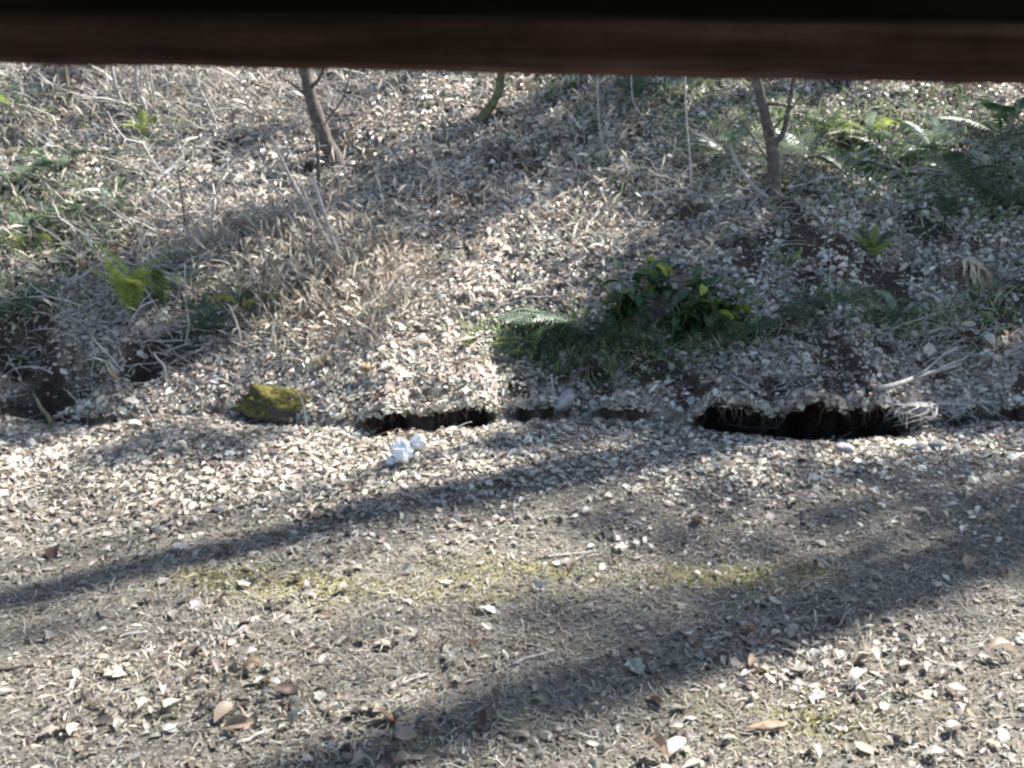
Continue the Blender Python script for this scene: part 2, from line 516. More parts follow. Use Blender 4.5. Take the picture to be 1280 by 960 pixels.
# ------------------------------------------------------------------ ground sheets
MOSS = [(at(px, py), w, h, s) for px, py, w, h, s in [(270, 722, .22, .14, 1), (350, 735, .35, .14, 1), (420, 730, .3, .08, .8), (600, 715, .3, .16, .8), (680, 712, .25, .12, .9), (560, 745, .4, .06, .8),
        (880, 722, .3, .10, 1), (930, 718, .3, .12, .9), (1000, 712, .15, .08, 1), (1015, 905, .18, .08, .9), (640, 905, .1, .06, .4), (500, 930, .12, .06, .8), (990, 905, .5, .15, .5), (300, 705, .7, .06, .3), (770, 725, .5, .08, .25), (480, 440, .3, .1, 0)]]
def moss_amt(x, y):
    m = np.zeros_like(x)
    for p, w, h, s in MOSS:
        m = np.maximum(m, s * np.exp(-(((x - p.x) / w) ** 2 + ((y - p.y) / h) ** 2)))
    return m

def humus(x, y):
    """Patches of the slope scraped bare down to the dark humus: small ones all over, more far left, and more on the right to deepen its shade."""
    w = .10 + .25 * sstep(.2, 1.6, x - .35 * (y - 7.5)) + .15 * sstep(-1.6, -2.8, x) * sstep(10, 8.5, y)
    n = fbm(x * 2.6, y * 2.6, 401, 4) + .25 * fbm(x * .8, y * .8, 431, 2)
    return sstep(.36 - w, .50 - w, n) * (y > bank_y(x) + .1)

def bare_shade_amt(x, y, v):  # undercut and hollows get shade as soil colour; the rest is scraped humus
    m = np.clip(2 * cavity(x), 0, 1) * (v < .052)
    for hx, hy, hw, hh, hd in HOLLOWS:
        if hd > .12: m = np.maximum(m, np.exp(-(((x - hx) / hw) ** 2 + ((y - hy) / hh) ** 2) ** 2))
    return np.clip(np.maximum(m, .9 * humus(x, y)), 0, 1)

def grid_mesh(name, xs, vs, m, attr=None):
    X, Vv = np.meshgrid(xs, vs)
    P = surf(X, Vv)
    nx, nv = len(xs), len(vs)
    idx = np.arange(nx * nv).reshape(nv, nx)
    q = np.stack([idx[:-1, :-1], idx[:-1, 1:], idx[1:, 1:], idx[1:, :-1]], -1).reshape(-1, 4)
    nq = len(q)
    return np_mesh(name, P, q.ravel(), np.arange(nq) * 4, np.full(nq, 4), [m], fattr=(attr, moss_amt(P[..., 0], P[..., 1]) if attr == 'moss' else bare_shade_amt(X, P[..., 1], Vv)))

xc = np.arange(-7.0, 7.01, 0.045)
gx = 7.0 + np.cumsum(0.06 * 1.16 ** np.arange(42))
xs = np.concatenate([-gx[::-1], xc, gx])
vd = np.concatenate([np.arange(-5.2, -.4, .05), np.arange(-.4, -.0001, .02)])
vb = -5.2 - np.cumsum(0.07 * 1.16 ** np.arange(36))
v_path = np.concatenate([vb[::-1], vd, [0.0]])
v_slope = np.concatenate([np.arange(0, .2, .008), np.arange(.2, 7.0, .045), 7.0 + np.concatenate([[0], np.cumsum(0.06 * 1.13 ** np.arange(42))])])
tag(link("path", grid_mesh("path", xs, v_path, M['path'], "moss")), kind="structure")
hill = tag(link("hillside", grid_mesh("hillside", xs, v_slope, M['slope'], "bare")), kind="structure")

# ------------------------------------------------------------------ leaf litter
PAL = np.array([(.52, .45, .38), (.42, .36, .30), (.29, .24, .20), (.64, .58, .50), (.48, .39, .31), (.74, .70, .63), (.16, .13, .11), (.49, .46, .41), (.37, .34, .30), (.58, .47, .38)])
def leaf_cols(n, w=None, bright=1.0):
    w = np.array(w if w is not None else [3.2, 3, 2.6, 2.4, 2.4, 1.0, 2.2, 2.4, 2.4, 1.5], float); w /= w.sum()
    c = PAL[rng.choice(len(PAL), n, p=w)] * rng.uniform(.8, 1.2, (n, 1)) * bright
    c = c * (1 + rng.uniform(-.05, .05, (n, 3))) * np.array([.96, .985, .945])
    return np.concatenate([np.clip(c, 0, .85), np.ones((n, 1))], 1)

T_NEAR = [leaf_template(3, rng.uniform(.19, .30), rng.uniform(-.8, 1.0), rng.uniform(-.3, .8), rng.uniform(-1.2, 1.2)) for _ in range(14)]
T_FAR = [leaf_template(2, rng.uniform(.20, .32), rng.uniform(-.8, 1.0), rng.uniform(-.2, .7), rng.uniform(-1, 1)) for _ in range(10)]
def torn(t):
    V, F = t
    V = V.copy(); V[:, 1] += .10 * np.sin(V[:, 0] * 17 + rng.uniform(0, 6)) * np.sign(V[:, 1]) * (np.abs(V[:, 1]) > .05)
    return V, F
T_NEAR += [torn(leaf_template(5, rng.uniform(.28, .40), rng.uniform(-.5, 1.0), rng.uniform(-.2, .5), rng.uniform(-1, 1))) for _ in range(4)]
T_NEAR += [leaf_template(3, rng.uniform(.10, .15), rng.uniform(-1, 1.4), rng.uniform(.5, 1.4), rng.uniform(-1, 1)) for _ in range(3)]
T_FAR += [leaf_template(2, rng.uniform(.34, .42), rng.uniform(-.8, 1.0), rng.uniform(-.2, .9), rng.uniform(-1, 1)) for _ in range(3)]
T_FAR += [leaf_template(2, rng.uniform(.10, .15), rng.uniform(-1, 1.4), rng.uniform(.5, 1.2), rng.uniform(-1, 1)) for _ in range(3)]
T_BIT = [leaf_template(1, rng.uniform(.12, .4), rng.uniform(-.3, .5), rng.uniform(-.2, .4), 0) for _ in range(6)]

def sample(n, y0, y1, m=1.4, powr=1.0):
    y = rng.uniform(y0, y1, n * 2); half = .55 * y + m
    keep = rng.uniform(0, .55 * y1 + m, n * 2) < half
    y = y[keep][:n]; half = .55 * y + m
    x = rng.uniform(-1, 1, len(y)) * half
    return x, y

def place(x, y):
    return np.stack([x, y, gz(x, y)], -1), normal(x, y)

def leaf_density(x, y):
    return _leaf_density(x, y) * (1 - .80 * humus(x, y))

def _leaf_density(x, y):
    """Relative cover of whole leaves: heaped under the bank and on the slope, worn thin on the path."""
    v = y - bank_y(x)
    d = np.where(v > 0, 1.0, 0.0)
    edge = 6.05 + .25 * vnoise(x * .8, x * 0, 77) - np.where(x < -.8, .35, 0.0) + np.clip(x, 0, 3) * .12
    d = np.where(v <= 0, 0.045 + .95 * sstep(edge - .5, edge + .35, y + .25 * fbm(x * 1.7, y * 1.7, 511, 3)) + .22 * sstep(edge - 1.5, edge - .2, y), d)
    d = np.where((y < 4.1), np.maximum(d, .07 + .05 * (y < 3.6)), d)
    d = d + .5 * np.exp(-(((x - 1.45) / .55) ** 2 + ((y - 3.95) / .32) ** 2)) + .25 * np.exp(-(((x + 1.5) / .6) ** 2 + ((y - 3.9) / .5) ** 2))
    d = d * (1 + .9 * fbm(x * 2.0, y * 2.0, 91, 3))
    # few leaves in the hollows and the undercut, where the soil's painted shade shows
    for hx, hy, hw, hh, hd in HOLLOWS:
        if hd > .12: d = d * (1 - (1.0 if hd > .3 else .85) * np.exp(-(((x - hx) / hw) ** 2 + ((y - hy) / hh) ** 2) ** 2))
    c = cavity(x)
    d = d * (1 - np.clip(1.1 * c, 0, .8) * np.exp(-((v + .04) / .09) ** 2))
    return d

def litter(n, y0, y1, lo, hi, tm, name, w=None, dens=leaf_density, tilt=(.05, .75), lift=.022, bright=1.0, matk='leaf', m=1.4, thr=1.1, bvar=None):
    x, y = sample(n, y0, y1, m)
    k = rng.uniform(0, thr, len(x)) < dens(x, y) * sstep(.55 * y + m, .55 * y + m - 1.5, np.abs(x)) * (1 - sstep(y1 - 2.2, y1, y) * (y1 > 12))
    v = y - bank_y(x); k &= ~((v > .014) & (v < .038) & (cavity(x) > .15))
    x, y = x[k], y[k]
    P, N = place(x, y)
    n = len(x)
    v = y - bank_y(x)
    P = surf(x, v)
    c = leaf_cols(n, w, bright)
    if matk == 'bit': c[:, :3] *= np.array([.99, 1.0, .98])
    if bvar is not None: c[:, :3] *= bvar(x, y)[:, None]
    o = scatter(name, tm, P, N, lo * (hi / lo) ** (rng.beta(1.4, 1.8, n)), rng.uniform(tilt[0], tilt[1], n) ** 1.0, c, [M[matk]], lift=rng.uniform(.2, 1.0, n) ** 2 * lift + .002)
    return o

# big even patches where the litter has bleached or stayed damp, plus one sunlit spot painted lighter
def bleach_sun(x, y):
    dirt_sun = 1 - .38 * sstep(6.2, 5.4, y) + .30 * np.exp(-(((x - 1.45) / .5) ** 2 + ((y - 3.95) / .3) ** 2))  # trodden leaves darker; sunlight painted into the leaves of the lower right patch
    return dirt_sun * np.clip(1.08 + .7 * fbm(x * .7, y * .7, 201, 3) + .5 * fbm(x * 4, y * 4, 207, 2), .45, 1.6)

litter_obj = litter(112000, 2.4, 8.4, .026, .100, T_NEAR, "leaf_litter", m=2.4, bvar=bleach_sun)
tag(litter_obj, "pale brown dead leaves covering the path edge and foot of the bank", "leaf litter", kind="stuff")
l2 = litter(158000, 8.3, 16.0, .032, .115, T_FAR, "leaf_litter", w=[3.6, 3.2, 2.6, 3, 2.4, 1.3, 2.0, 2.4, 2.2, 1.8], bvar=bleach_sun, m=2.6, tilt=(.05, .7))
tag(l2, "dead leaves carpeting the slope above the bank", "leaf litter", kind="stuff")
# crumbs and short bits trodden into the path
def bit_density(x, y):
    v = y - bank_y(x)
    return np.where(v < 0, .9, .3) * (1 + .6 * fbm(x * 3, y * 3, 121, 2))
bits = litter(120000, 2.4, 7.2, .010, .036, T_BIT, "leaf_crumbs", dens=bit_density, lift=.008, tilt=(.0, .7), w=[2, 3, 3, 1.2, 1.5, .5, 3, 3, 3, .8], matk='bit', m=1.0, bright=.52)
tag(bits, "crushed leaf crumbs and chaff trodden into the path", "leaf crumbs", kind="stuff")

def slope_bits(x, y):
    return np.where(y - bank_y(x) > .06, leaf_density(x, y), 0)
sb = litter(85000, 6.9, 13.8, .018, .05, T_FAR[:6], "leaf_scraps", dens=slope_bits, lift=.02, tilt=(.0, .7), w=[4, 3, 2.5, 2.6, 2.6, 1, 1.8, 2.5, 2, 2], matk='leaf', m=1.6)
tag(sb, "torn scraps of dead leaves filling the gaps in the slope's litter", "leaf scraps", kind="stuff")
# leaves caught on the very edge of the lip and tipping over it
n_ = 2600
x = rng.uniform(-7, 7, n_); v = rng.uniform(.040, .11, n_) ; c_ = cavity(x)
x, v = x[c_ > .1], v[c_ > .1]
P = surf(x, v); N = normal(x, bank_y(x) + v + .15)
N = N + np.array([0, -1, 0]) * rng.uniform(0, 1.2, (len(x), 1)); N /= np.linalg.norm(N, axis=1, keepdims=True)
le = scatter("lip_leaves", T_NEAR, P, N, rng.uniform(.03, .085, len(x)), rng.uniform(0, .7, len(x)), leaf_cols(len(x)), [M['leaf']], lift=rng.uniform(0, .02, len(x)))
tag(le, "dead leaves tipping over the lip of the undercut bank", "leaf edge", kind="stuff")
T_STRAND = []
for _ in range(6):
    a_ = rng.uniform(-.25, .25); u_ = rng.uniform(0, .12)
    T_STRAND.append((np.array([(-.5, -.03, 0), (-.5, .03, 0), (0, a_ + .035, u_), (0, a_ - .035, u_), (.5, .02, .02), (.5, -.02, .02)]), [(0, 1, 2, 3), (3, 2, 4, 5)]))
strands = litter(46000, 2.4, 7.3, .03, .09, T_STRAND, "chaff", dens=bit_density, lift=.014, tilt=(.0, .5), w=[3, 2, 1.5, 3, 1, 1, .8, 3, 3, 1], matk='bit', m=1.0, bright=.64)
tag(strands, "short pale strands of dead grass trodden flat on the path", "chaff", kind="stuff")

# bark strips, needles and short sticks
T_TWIG = []
for _ in range(6):
    pts = bend((-.5, 0, 0), (.5, 0, rng.uniform(-.05, .1)), 4, .06)
    v_, f_ = tube_geo(pts, [.010, .012, .011, .009, .005], 3)
    T_TWIG.append((np.array([tuple(q) for q in v_]), f_))
def twig_density(x, y):
    return .7 + .6 * fbm(x, y, 301, 2)
nt_ = 9000
x, y = sample(nt_, 2.4, 13.5)
P, N = place(x, y)
cc = np.array([(.42, .38, .33), (.24, .19, .15), (.55, .52, .47), (.12, .09, .07)])[rng.choice(4, len(x), p=[.35, .3, .2, .15])]
cc = np.concatenate([cc * rng.uniform(.8, 1.2, (len(x), 1)), np.ones((len(x), 1))], 1)
tw = scatter("fallen_twigs", T_TWIG, P, N, rng.uniform(.06, .30, len(x)) * np.where(y < 6.4, .55, 1), rng.uniform(0, .35, len(x)), cc, [M['bit']], lift=rng.uniform(.008, .04, len(x)))
tag(tw, "thin broken twigs scattered through the leaf litter", "twigs", kind="stuff")

# dry and green blades of grass in patches
def blades(name, patches, colours, label, cat, hgt=(.06, .2), wid=.006, leanr=(.2, 1.1)):
    tm = []
    for _ in range(6):
        c = rng.uniform(.1, .6)
        V = np.array([(-0.5 * 0, -wid, 0), (0, wid, 0), (c * .25, wid * .9, .45), (c * .25, -wid * .9, .45), (c * .8, 0, .85), (c * 1.3, 0, .95)])
        tm.append((V * 1.0, [(0, 1, 2, 3), (3, 2, 4), (2, 5, 4)]))
    Ps, hs = [], []
    for px, py, sx, sy, n in patches:
        p = at(px, py)
        Ps.append(np.stack([rng.normal(p.x, sx, n), rng.normal(p.y, sy, n)], -1)); 
    Q = np.concatenate(Ps); x, y = Q[:, 0], Q[:, 1]
    k = np.abs(y - bank_y(x)) > .08
    for hx, hy, hw, hh, hd in HOLLOWS:
        if hd > .4: k &= (((x - hx) / hw) ** 2 + ((y - hy) / hh) ** 2) > 1.0
    x, y = x[k], y[k]
    P, N = place(x, y); n = len(x)
    N = N * 0 + np.array([0, -.15, 1.0])
    cols = np.array(colours)[rng.integers(0, len(colours), n)] * rng.uniform(.75, 1.25, (n, 1))
    cols = np.concatenate([cols, np.ones((n, 1))], 1)
    L = rng.uniform(hgt[0], hgt[1], n)
    o = scatter(name, tm, P, N, L, rng.uniform(leanr[0], leanr[1], n), cols, [M['blade']])
    return tag(o, label, cat, kind="stuff")

dry = [(.58, .52, .42), (.46, .39, .30), (.66, .62, .52), (.36, .29, .22)]
blades("dry_grass", [(400, 340, .45, .35, 1500), (330, 320, .5, .35, 900), (440, 400, .35, .3, 700), (370, 400, .4, .2, 500), (290, 300, .5, .3, 600), (480, 350, .3, .3, 350),
                     (40, 300, .7, .5, 700), (740, 300, .35, .3, 220), (550, 220, .8, .5, 350), (700, 180, .8, .5, 400), (100, 130, .8, .6, 700), (300, 130, .8, .5, 500)], dry,
       "fine bleached dead grass standing between the saplings on the slope", "dry grass", (.08, .28), .0065)
blades("dry_grass", [(405, 455, .05, .04, 40), (500, 430, .2, .1, 120), (1220, 420, .3, .15, 350), (1180, 460, .3, .06, 250), (230, 590, 1.2, .25, 260), (250, 820, .25, .2, 260), (1080, 830, .3, .2, 300), (120, 880, .4, .2, 200), (560, 800, .4, .2, 250), (1230, 600, .4, .2, 160)], dry,
       "short bleached grass bits on the path and lip of the bank", "dry grass", (.03, .10), .03, (.6, 1.35))
grn = [(.17, .24, .09), (.20, .27, .12), (.30, .38, .20), (.09, .14, .06), (.36, .38, .25)]
blades("green_grass", [(30, 270, .6, .3, 360), (100, 300, .5, .2, 240), (1060, 160, 1.0, .4, 700), (1240, 200, .5, .4, 400), (820, 430, .6, .15, 300), (640, 420, .3, .12, 150), (1060, 380, .4, .1, 200), (1240, 380, .3, .15, 200),(60, 290, .5, .3, 420), (20, 320, .4, .25, 210), (90, 240, .4, .25, 252), (130, 250, .3, .15, 156), (190, 160, .25, .2, 132), (290, 350, .4, .2, 192), (300, 385, .25, .15, 260), (40, 385, .5, .2, 228),
                       (1000, 200, 1.0, .5, 1100), (1110, 180, .7, .4, 700), (920, 180, .4, .3, 400), (860, 120, .6, .4, 500), (1230, 250, .4, .3, 500), (700, 110, .6, .2, 220), (680, 430, .3, .15, 260), (760, 420, .35, .2, 300), (850, 430, .4, .15, 260), (1130, 410, .25, .12, 240), (60, 190, .3, .2, 120), (10, 150, .3, .2, 120)], grn,
       "low green grass and weeds growing through the leaves on the slope", "grass", (.06, .17), .06, (.3, 1.2))
mossc = [(.27, .24, .08), (.36, .32, .12), (.20, .19, .08)]
blades("moss_tufts", [(270, 722, .14, .07, 247), (350, 733, .30, .08, 302), (430, 728, .3, .06, 143), (600, 715, .25, .11, 176), (680, 710, .2, .09, 165), (560, 745, .4, .05, 121), (885, 722, .25, .08, 198), (940, 718, .25, .08, 165), (1000, 712, .15, .06, 121), (300, 700, .6, .1, 66), (770, 730, .6, .15, 55), (1015, 905, .12, .04, 143), (300, 840, .9, .25, 275), (1100, 880, .6, .15, 220)], mossc,
       "yellow green moss growing in a thin strip along the path", "moss", (.015, .035), .16, (.3, 1.2))

def tangle(patches, label, rmul=1.0):
    V, F, rd = [], [], random.Random(77)
    Vs, Fs = [], []
    for px, py, sx, sy, n, L in patches:
        c = at(px, py)
        for _ in range(n):
            x = rd.gauss(c.x, sx); y = rd.gauss(c.y, sy)
            if abs(y - float(bank_y(x))) < .15: continue
            p = Vector((x, y, float(gz(x, y)))); a = rd.uniform(0, 6.28); l = L * rd.uniform(.4, 1.3); up = rd.choice((.15, .3, .6, 1.1)); dr = rd.uniform(.3, 1.0)
            d = Vector((math.cos(a), math.sin(a) * .6, 0))
            pts = [p + d * l * t + Vector((0, 0, l * (up * t - up * dr * t * t) + .015)) + Vector((rd.uniform(-1, 1), rd.uniform(-1, 1), rd.uniform(-.5, 1))) * l * .035 for t in (0, .25, .5, .75, 1)]
            r = rd.uniform(.002, .0065) * rmul
            tube_geo(pts, [r, r * .95, r * .8, r * .6, r * .35], 3, V, F, False)
            for k in range(rd.choice((0, 1, 2))):
                j = rd.randint(1, 3); e = pts[j] + Vector((rd.uniform(-1, 1), rd.uniform(-.6, .6), rd.uniform(0, 1))) * l * .3
                tube_geo(bend(pts[j], e, 2, .08, rd), [r * .6, r * .5, r * .25], 3, V, F, False)
    me = pymesh("dry_twigs", V, F, M['bark_pale'], False)
    return tag(link("dry_twigs", me), label, "dry twigs", kind="stuff")
tangle([(60, 130, .8, .5, 300, .45), (190, 130, .7, .5, 420, .5), (300, 130, .7, .5, 260, .45), (120, 280, .8, .4, 260, .4), (260, 290, .5, .4, 380, .45), (960, 200, .3, .2, 120, .4), (430, 130, .3, .3, 90, .4), (350, 330, .45, .35, 260, .35), (430, 370, .35, .3, 120, .3),
        (200, 420, .6, .3, 160, .3), (60, 400, .6, .3, 130, .3), (400, 120, .6, .5, 160, .4), (940, 240, .5, .3, 120, .35), (1020, 180, .8, .5, 140, .35), (800, 220, .7, .5, 110, .35), (1180, 440, .4, .15, 130, .22),
        (1150, 300, .8, .5, 120, .3), (700, 330, .7, .4, 90, .25), (560, 250, .8, .6, 90, .3), (330, 460, .5, .15, 70, .2), (1000, 480, .6, .1, 60, .18), (1230, 180, .5, .5, 90, .35), (560, 480, .6, .12, 50, .15)],
       "tangle of fine dead twigs and stalks lying over the slope")
tangle([(100, 115, .7, .4, 26, .9), (200, 120, .6, .4, 30, .9), (260, 215, .5, .3, 16, .8), (290, 290, .4, .25, 18, .8), (40, 230, .4, .4, 12, .8), (430, 120, .4, .3, 10, .7), (930, 230, .4, .2, 10, .7), (1150, 200, .6, .3, 14, .8), (1200, 440, .3, .1, 10, .45), (150, 430, .5, .2, 12, .5)],
       "loose bleached brushwood of thicker dead twigs on the slope", 2.3)
# rootlets and straw hanging out of the undercut
V, F, rd = [], [], random.Random(5)
for _ in range(80):
    x = rd.choice((rd.uniform(-1.1, -.2), rd.uniform(1.4, 3.1), rd.uniform(1.4, 4.4)))
    c = float(cavity(x))
    if c < .3: continue
    p = surf(x, .05); p = Vector((float(p[0]), float(p[1]) + rd.uniform(0, .06), float(p[2]) + .01)); l = rd.uniform(.04, .16)
    q = p + Vector((rd.uniform(-.06, .06), rd.uniform(-.06, .03), -l))
    r = rd.uniform(.0015, .004)
    tube_geo(bend(p, q, 4, .12, rd), [r, r, r * .8, r * .6, r * .4], 3, V, F, False)
tag(link("hanging_rootlets", pymesh("hanging_rootlets", V, F, M['bark'], False)), "fine rootlets and straw hanging from the lip of the undercut bank", "roots", kind="stuff")

# ------------------------------------------------------------------ leaves one can pick apart
LV = {k: [pymesh("leaf", leaf_template(5, w, c, f, t, .02)[0], leaf_template(5, w, c, f, t, .02)[1], M[k]) for w, c, f, t in
          [(.24, .7, .4, .6), (.20, -.5, .3, -.8), (.28, .4, .1, .3), (.22, 1.2, .6, -.3), (.30, .2, .25, .9)]] for k in ('leaf_pale', 'leaf_tan', 'leaf_dark', 'leaf_path')}

def put_leaf(name, p, L, k, parent=None, yaw=None, tilt=.3, lift=.012, ti=None):
    x, y = p.x, p.y
    n = Vector(tuple(normal(np.array([x]), np.array([y]))[0]))
    a = random.uniform(0, 6.28)
    n = (n + Vector((math.cos(a), math.sin(a), 0)) * math.tan(tilt)).normalized()
    q = n.to_track_quat('Z', 'Y') @ Matrix.Rotation(random.uniform(0, 6.28) if yaw is None else yaw, 3, 'Z').to_quaternion()
    me = LV[k][random.randrange(5) if ti is None else ti]
    o = link(name, me, parent, Vector((x, y, float(gz(x, y)) + lift)))
    o.rotation_mode = 'QUATERNION'; o.rotation_quaternion = q
    o.scale = (L, L * random.uniform(.85, 1.2), L)
    return o

k = 0
while k < 230:
    y = random.uniform(2.9, 5.9) if k % 3 else random.uniform(2.9, 4.2)
    x = random.uniform(-1, 1) * (.55 * y + .1)
    L = random.uniform(.03, .068)
    put_leaf("leaf", Vector((x, y, 0)), L, random.choice(['leaf_path'] * 8 + ['leaf_tan', 'leaf_dark']), litter_obj, None, random.uniform(0, .6), random.uniform(.006, .02))
    k += 1

ONE = [  # px, py, size, kind, tilt, label
 (305, 735, .12, 'leaf_pale', .15, "large bleached leaf lying at the left end of the moss strip"),
 (95, 922, .085, 'leaf_pale', .1, "small oval near-white leaf on the path in the bottom left corner"),
 (217, 889, .13, 'leaf_pale', .25, "largest of the three pale leaves close together on the near left path"),
 (181, 893, .07, 'leaf_pale', .1, "leftmost of the three pale leaves close together on the near left path"),
 (205, 874, .07, 'leaf_pale', .1, "farthest of the three pale leaves close together on the near left path"),
 (571, 661, .11, 'leaf_pale', .4, "bright cream leaf beside the lower edge of the long tree shadow"),
 (686, 652, .08, 'leaf_pale', .6, "small upright white leaf right of the bright cream leaf below the shadow"),
 (776, 691, .085, 'leaf_pale', .1, "narrow white leaf lying alone on the middle of the path"),
 (560, 734, .075, 'leaf_pale', .1, "little white leaf on the grey middle part of the moss strip"),
 (872, 722, .07, 'leaf_pale', .1, "small pale leaf on the right part of the moss strip"),
 (897, 722, .07, 'leaf_pale', .1, "pale pinkish leaf just right of a smaller one on the moss strip"),
 (1090, 831, .12, 'leaf_pale', .15, "white leaf with a dark shadow gap in the sunny patch at lower right"),
 (1074, 861, .12, 'leaf_pale', .3, "squarish cream leaf at the centre of the sunny patch at lower right"),
 (997, 842, .11, 'leaf_pale', .7, "pale leaf standing on edge at the left rim of the lower right sunny patch"),
 (1250, 827, .14, 'leaf_tan', .1, "light tan leaf near the right edge, right of the sunny patch"),
 (1194, 870, .09, 'leaf_pale', .2, "grey white leaf on the path below the light tan leaf"),
 (1192, 918, .09, 'leaf_pale', .4, "rounded pale leaf low on the right of the path above the corner"),
 (815, 950, .14, 'leaf_tan', .5, "large folded tan leaf at the bottom edge of the picture"),
 (845, 946, .12, 'leaf_pale', .3, "curved pale leaf touching the large folded tan leaf at the bottom edge"),
 (490, 903, .15, 'leaf_dark', .7, "dark brown curled leaf standing up on the lower centre path"),
 (508, 928, .10, 'leaf_tan', .3, "greyish leaf lying in front of the dark curled leaf"),
 (602, 908, .12, 'leaf_dark', .2, "flat dark leaf right of the dark curled one on the shaded path"),
 (335, 858, .10, 'leaf_tan', .8, "tan leaf standing upright on the left of the near path"),
 (318, 845, .11, 'leaf_tan', .3, "pinkish leaf just behind the upright tan leaf"),
 (363, 868, .12, 'leaf_dark', .5, "dark leaf beside the upright tan leaf on the near path"),
 (870, 658, .10, 'leaf_dark', .7, "dark curled leaf sitting alone in the middle of the right path"),
 (933, 799, .09, 'leaf_tan', .6, "small tan leaf on the wide shadow, with its edge raised"),
 (940, 838, .10, 'leaf_tan', .1, "flat grey leaf lying inside the wide shadow on the right path"),
 (822, 880, .11, 'leaf_dark', .6, "raised brown leaf at the shadow's foot, above the bottom centre right"),
 (1158, 691, .11, 'leaf_tan', .2, "bluish grey leaf at the edge of the shadow on the right path"),
 (1208, 712, .12, 'leaf_tan', .3, "long leaf in the shadow on the right path beyond the sunny patch"),
 (70, 698, .13, 'leaf_dark', .5, "dark leaf in the bright leaf band at the left edge"),
 (224, 691, .10, 'leaf_pale', .1, "pale leaf isolated in the gap between the two left shadow bands"),
 (300, 917, .13, 'leaf_tan', .5, "long tan leaf with a dark underside low on the left of the path"),
 (280, 900, .11, 'leaf_tan', .4, "tan leaf just above the long one with the dark underside"),
 (310, 904, .06, 'leaf_pale', .2, "tiny white leaf right of the two tan leaves on the near path"),
 (170, 537, .11, 'leaf_pale', .5, "bright leaf in the brown litter left of the mossy rock"),
 (225, 566, .10, 'leaf_pale', .8, "white curled leaf standing up below left of the mossy rock"),
 (128, 508, .10, 'leaf_pale', .2, "bright leaf right of the dark hollow at the left edge"),
 (165, 509, .10, 'leaf_pale', .2, "second bright leaf right of the dark hollow at the left edge"),
 (1235, 435, .15, 'leaf_pale', .3, "long white dead leaf on the lip of the bank at the right"),
 (1160, 446, .14, 'leaf_pale', .2, "cream leaf with a dark gap below it near the black hole in the bank"),
 (1210, 412, .13, 'leaf_pale', .9, "pale leaf standing upright on the right of the bank lip"),
 (704, 454, .12, 'leaf_pale', .2, "slim white leaf pointing at the green shrub in the shade"),
 (485, 452, .12, 'leaf_pale', .9, "bright white leaf standing in the sunny litter above the bank gap"),
 (530, 435, .14, 'leaf_pale', .9, "star shaped pile of white leaves' tallest leaf, above the bank gap"),
 (515, 450, .12, 'leaf_pale', .5, "white leaf leaning on the tall one in the sunny litter above the gap"),
 (612, 494, .09, 'leaf_pale', .1, "round white leaf on the lip just above the left bank gap"),
 (408, 470, .09, 'leaf_pale', .3, "bright leaf resting against the right end of the mossy rock"),
]
for px, py, L, kk, tl, lab in ONE:
    o = put_leaf("fallen_leaf", at(px, py), L, kk, None, None, tl, .03 if py > 560 else .045, None)
    tag(o, lab, "leaf", "single fallen leaves")

# ------------------------------------------------------------------ mossy rock, stones, white litter
def blob(name, sx, sy, sz, m, seed=0, rough=.25, sub=20, flat=.3):
    V, F = [], []
    nu, nv = sub, sub // 2
    rr = np.random.default_rng(seed); planes = rr.normal(size=(9, 3)); planes /= np.linalg.norm(planes, axis=1, keepdims=True); dd = rr.uniform(.68, .95, 9)
    for j in range(nv + 1):
        ph = math.pi * j / nv
        for i in range(nu):
            th = 2 * math.pi * i / nu
            d = np.array([math.sin(ph) * math.cos(th), math.sin(ph) * math.sin(th), math.cos(ph)])
            r = 1.0
            for q, w in zip(planes, dd):
                c = d @ q
                if c > 0: r = min(r, w / c)
            r *= 1 + rough * float(fbm(d[0] * 2.2 + seed + 5 * d[2], d[1] * 2.2 + 3 * d[2], seed, 3))
            V.append((d[0] * r * sx, d[1] * r * sy, d[2] * r * sz))
    for j in range(nv):
        for i in range(nu):
            i2 = (i + 1) % nu
            F.append((j * nu + i, (j + 1) * nu + i, (j + 1) * nu + i2, j * nu + i2))
    return pymesh(name, V, F, m, True)

p = at(346, 520)
rk = link("mossy_rock", blob("mossy_rock", .335, .20, .165, M['mossrock'], 14, .35, 48), None, Vector((p.x - .0, p.y + .08, p.z + .075)))
rk.rotation_euler = (R(6), R(8), R(12))
tag(rk, "yellow green mossy rock with a pointed left end at the foot of the bank", "rock")
for i, (px, py, s, lab) in enumerate([(1055, 566, .075, "grey stone lying at the mouth of the dark undercut"), (1170, 560, .07, "flat grey stone on the path right of the undercut"),
                                      (970, 560, .05, "small pale stone before the left end of the wide undercut"), (1145, 562, .05, "small grey stone touching the larger flat one"),
                                      (705, 505, .10, "brown earthy stone in the short gap in the bank"), (1195, 566, .045, "little round stone at the right end of the row of stones"),
                                      (40, 560, .05, "small stone among the leaves at the left edge")]):
    q = at(px, py)
    o = link("stone", blob("stone", s * 1.1, s * .8, s * .65, M['stone'], 30 + i, .3, 16), None, Vector((q.x, q.y, q.z + s * .3)))
    o.rotation_euler = (0, R(10 * i), R(50 * i))
    tag(o, lab, "stone", "stones at the foot of the bank")

q = at(957, 915)
o = link("bark_strip", blob("bark_strip", .095, .024, .011, M['leaf_tan'], 61, .5, 24), None, Vector((q.x, q.y, q.z + .022))); o.rotation_euler = (R(18), R(-4), R(4))
tag(o, "flat tan strip of bark with a dark gap under it on the lower right path", "bark")
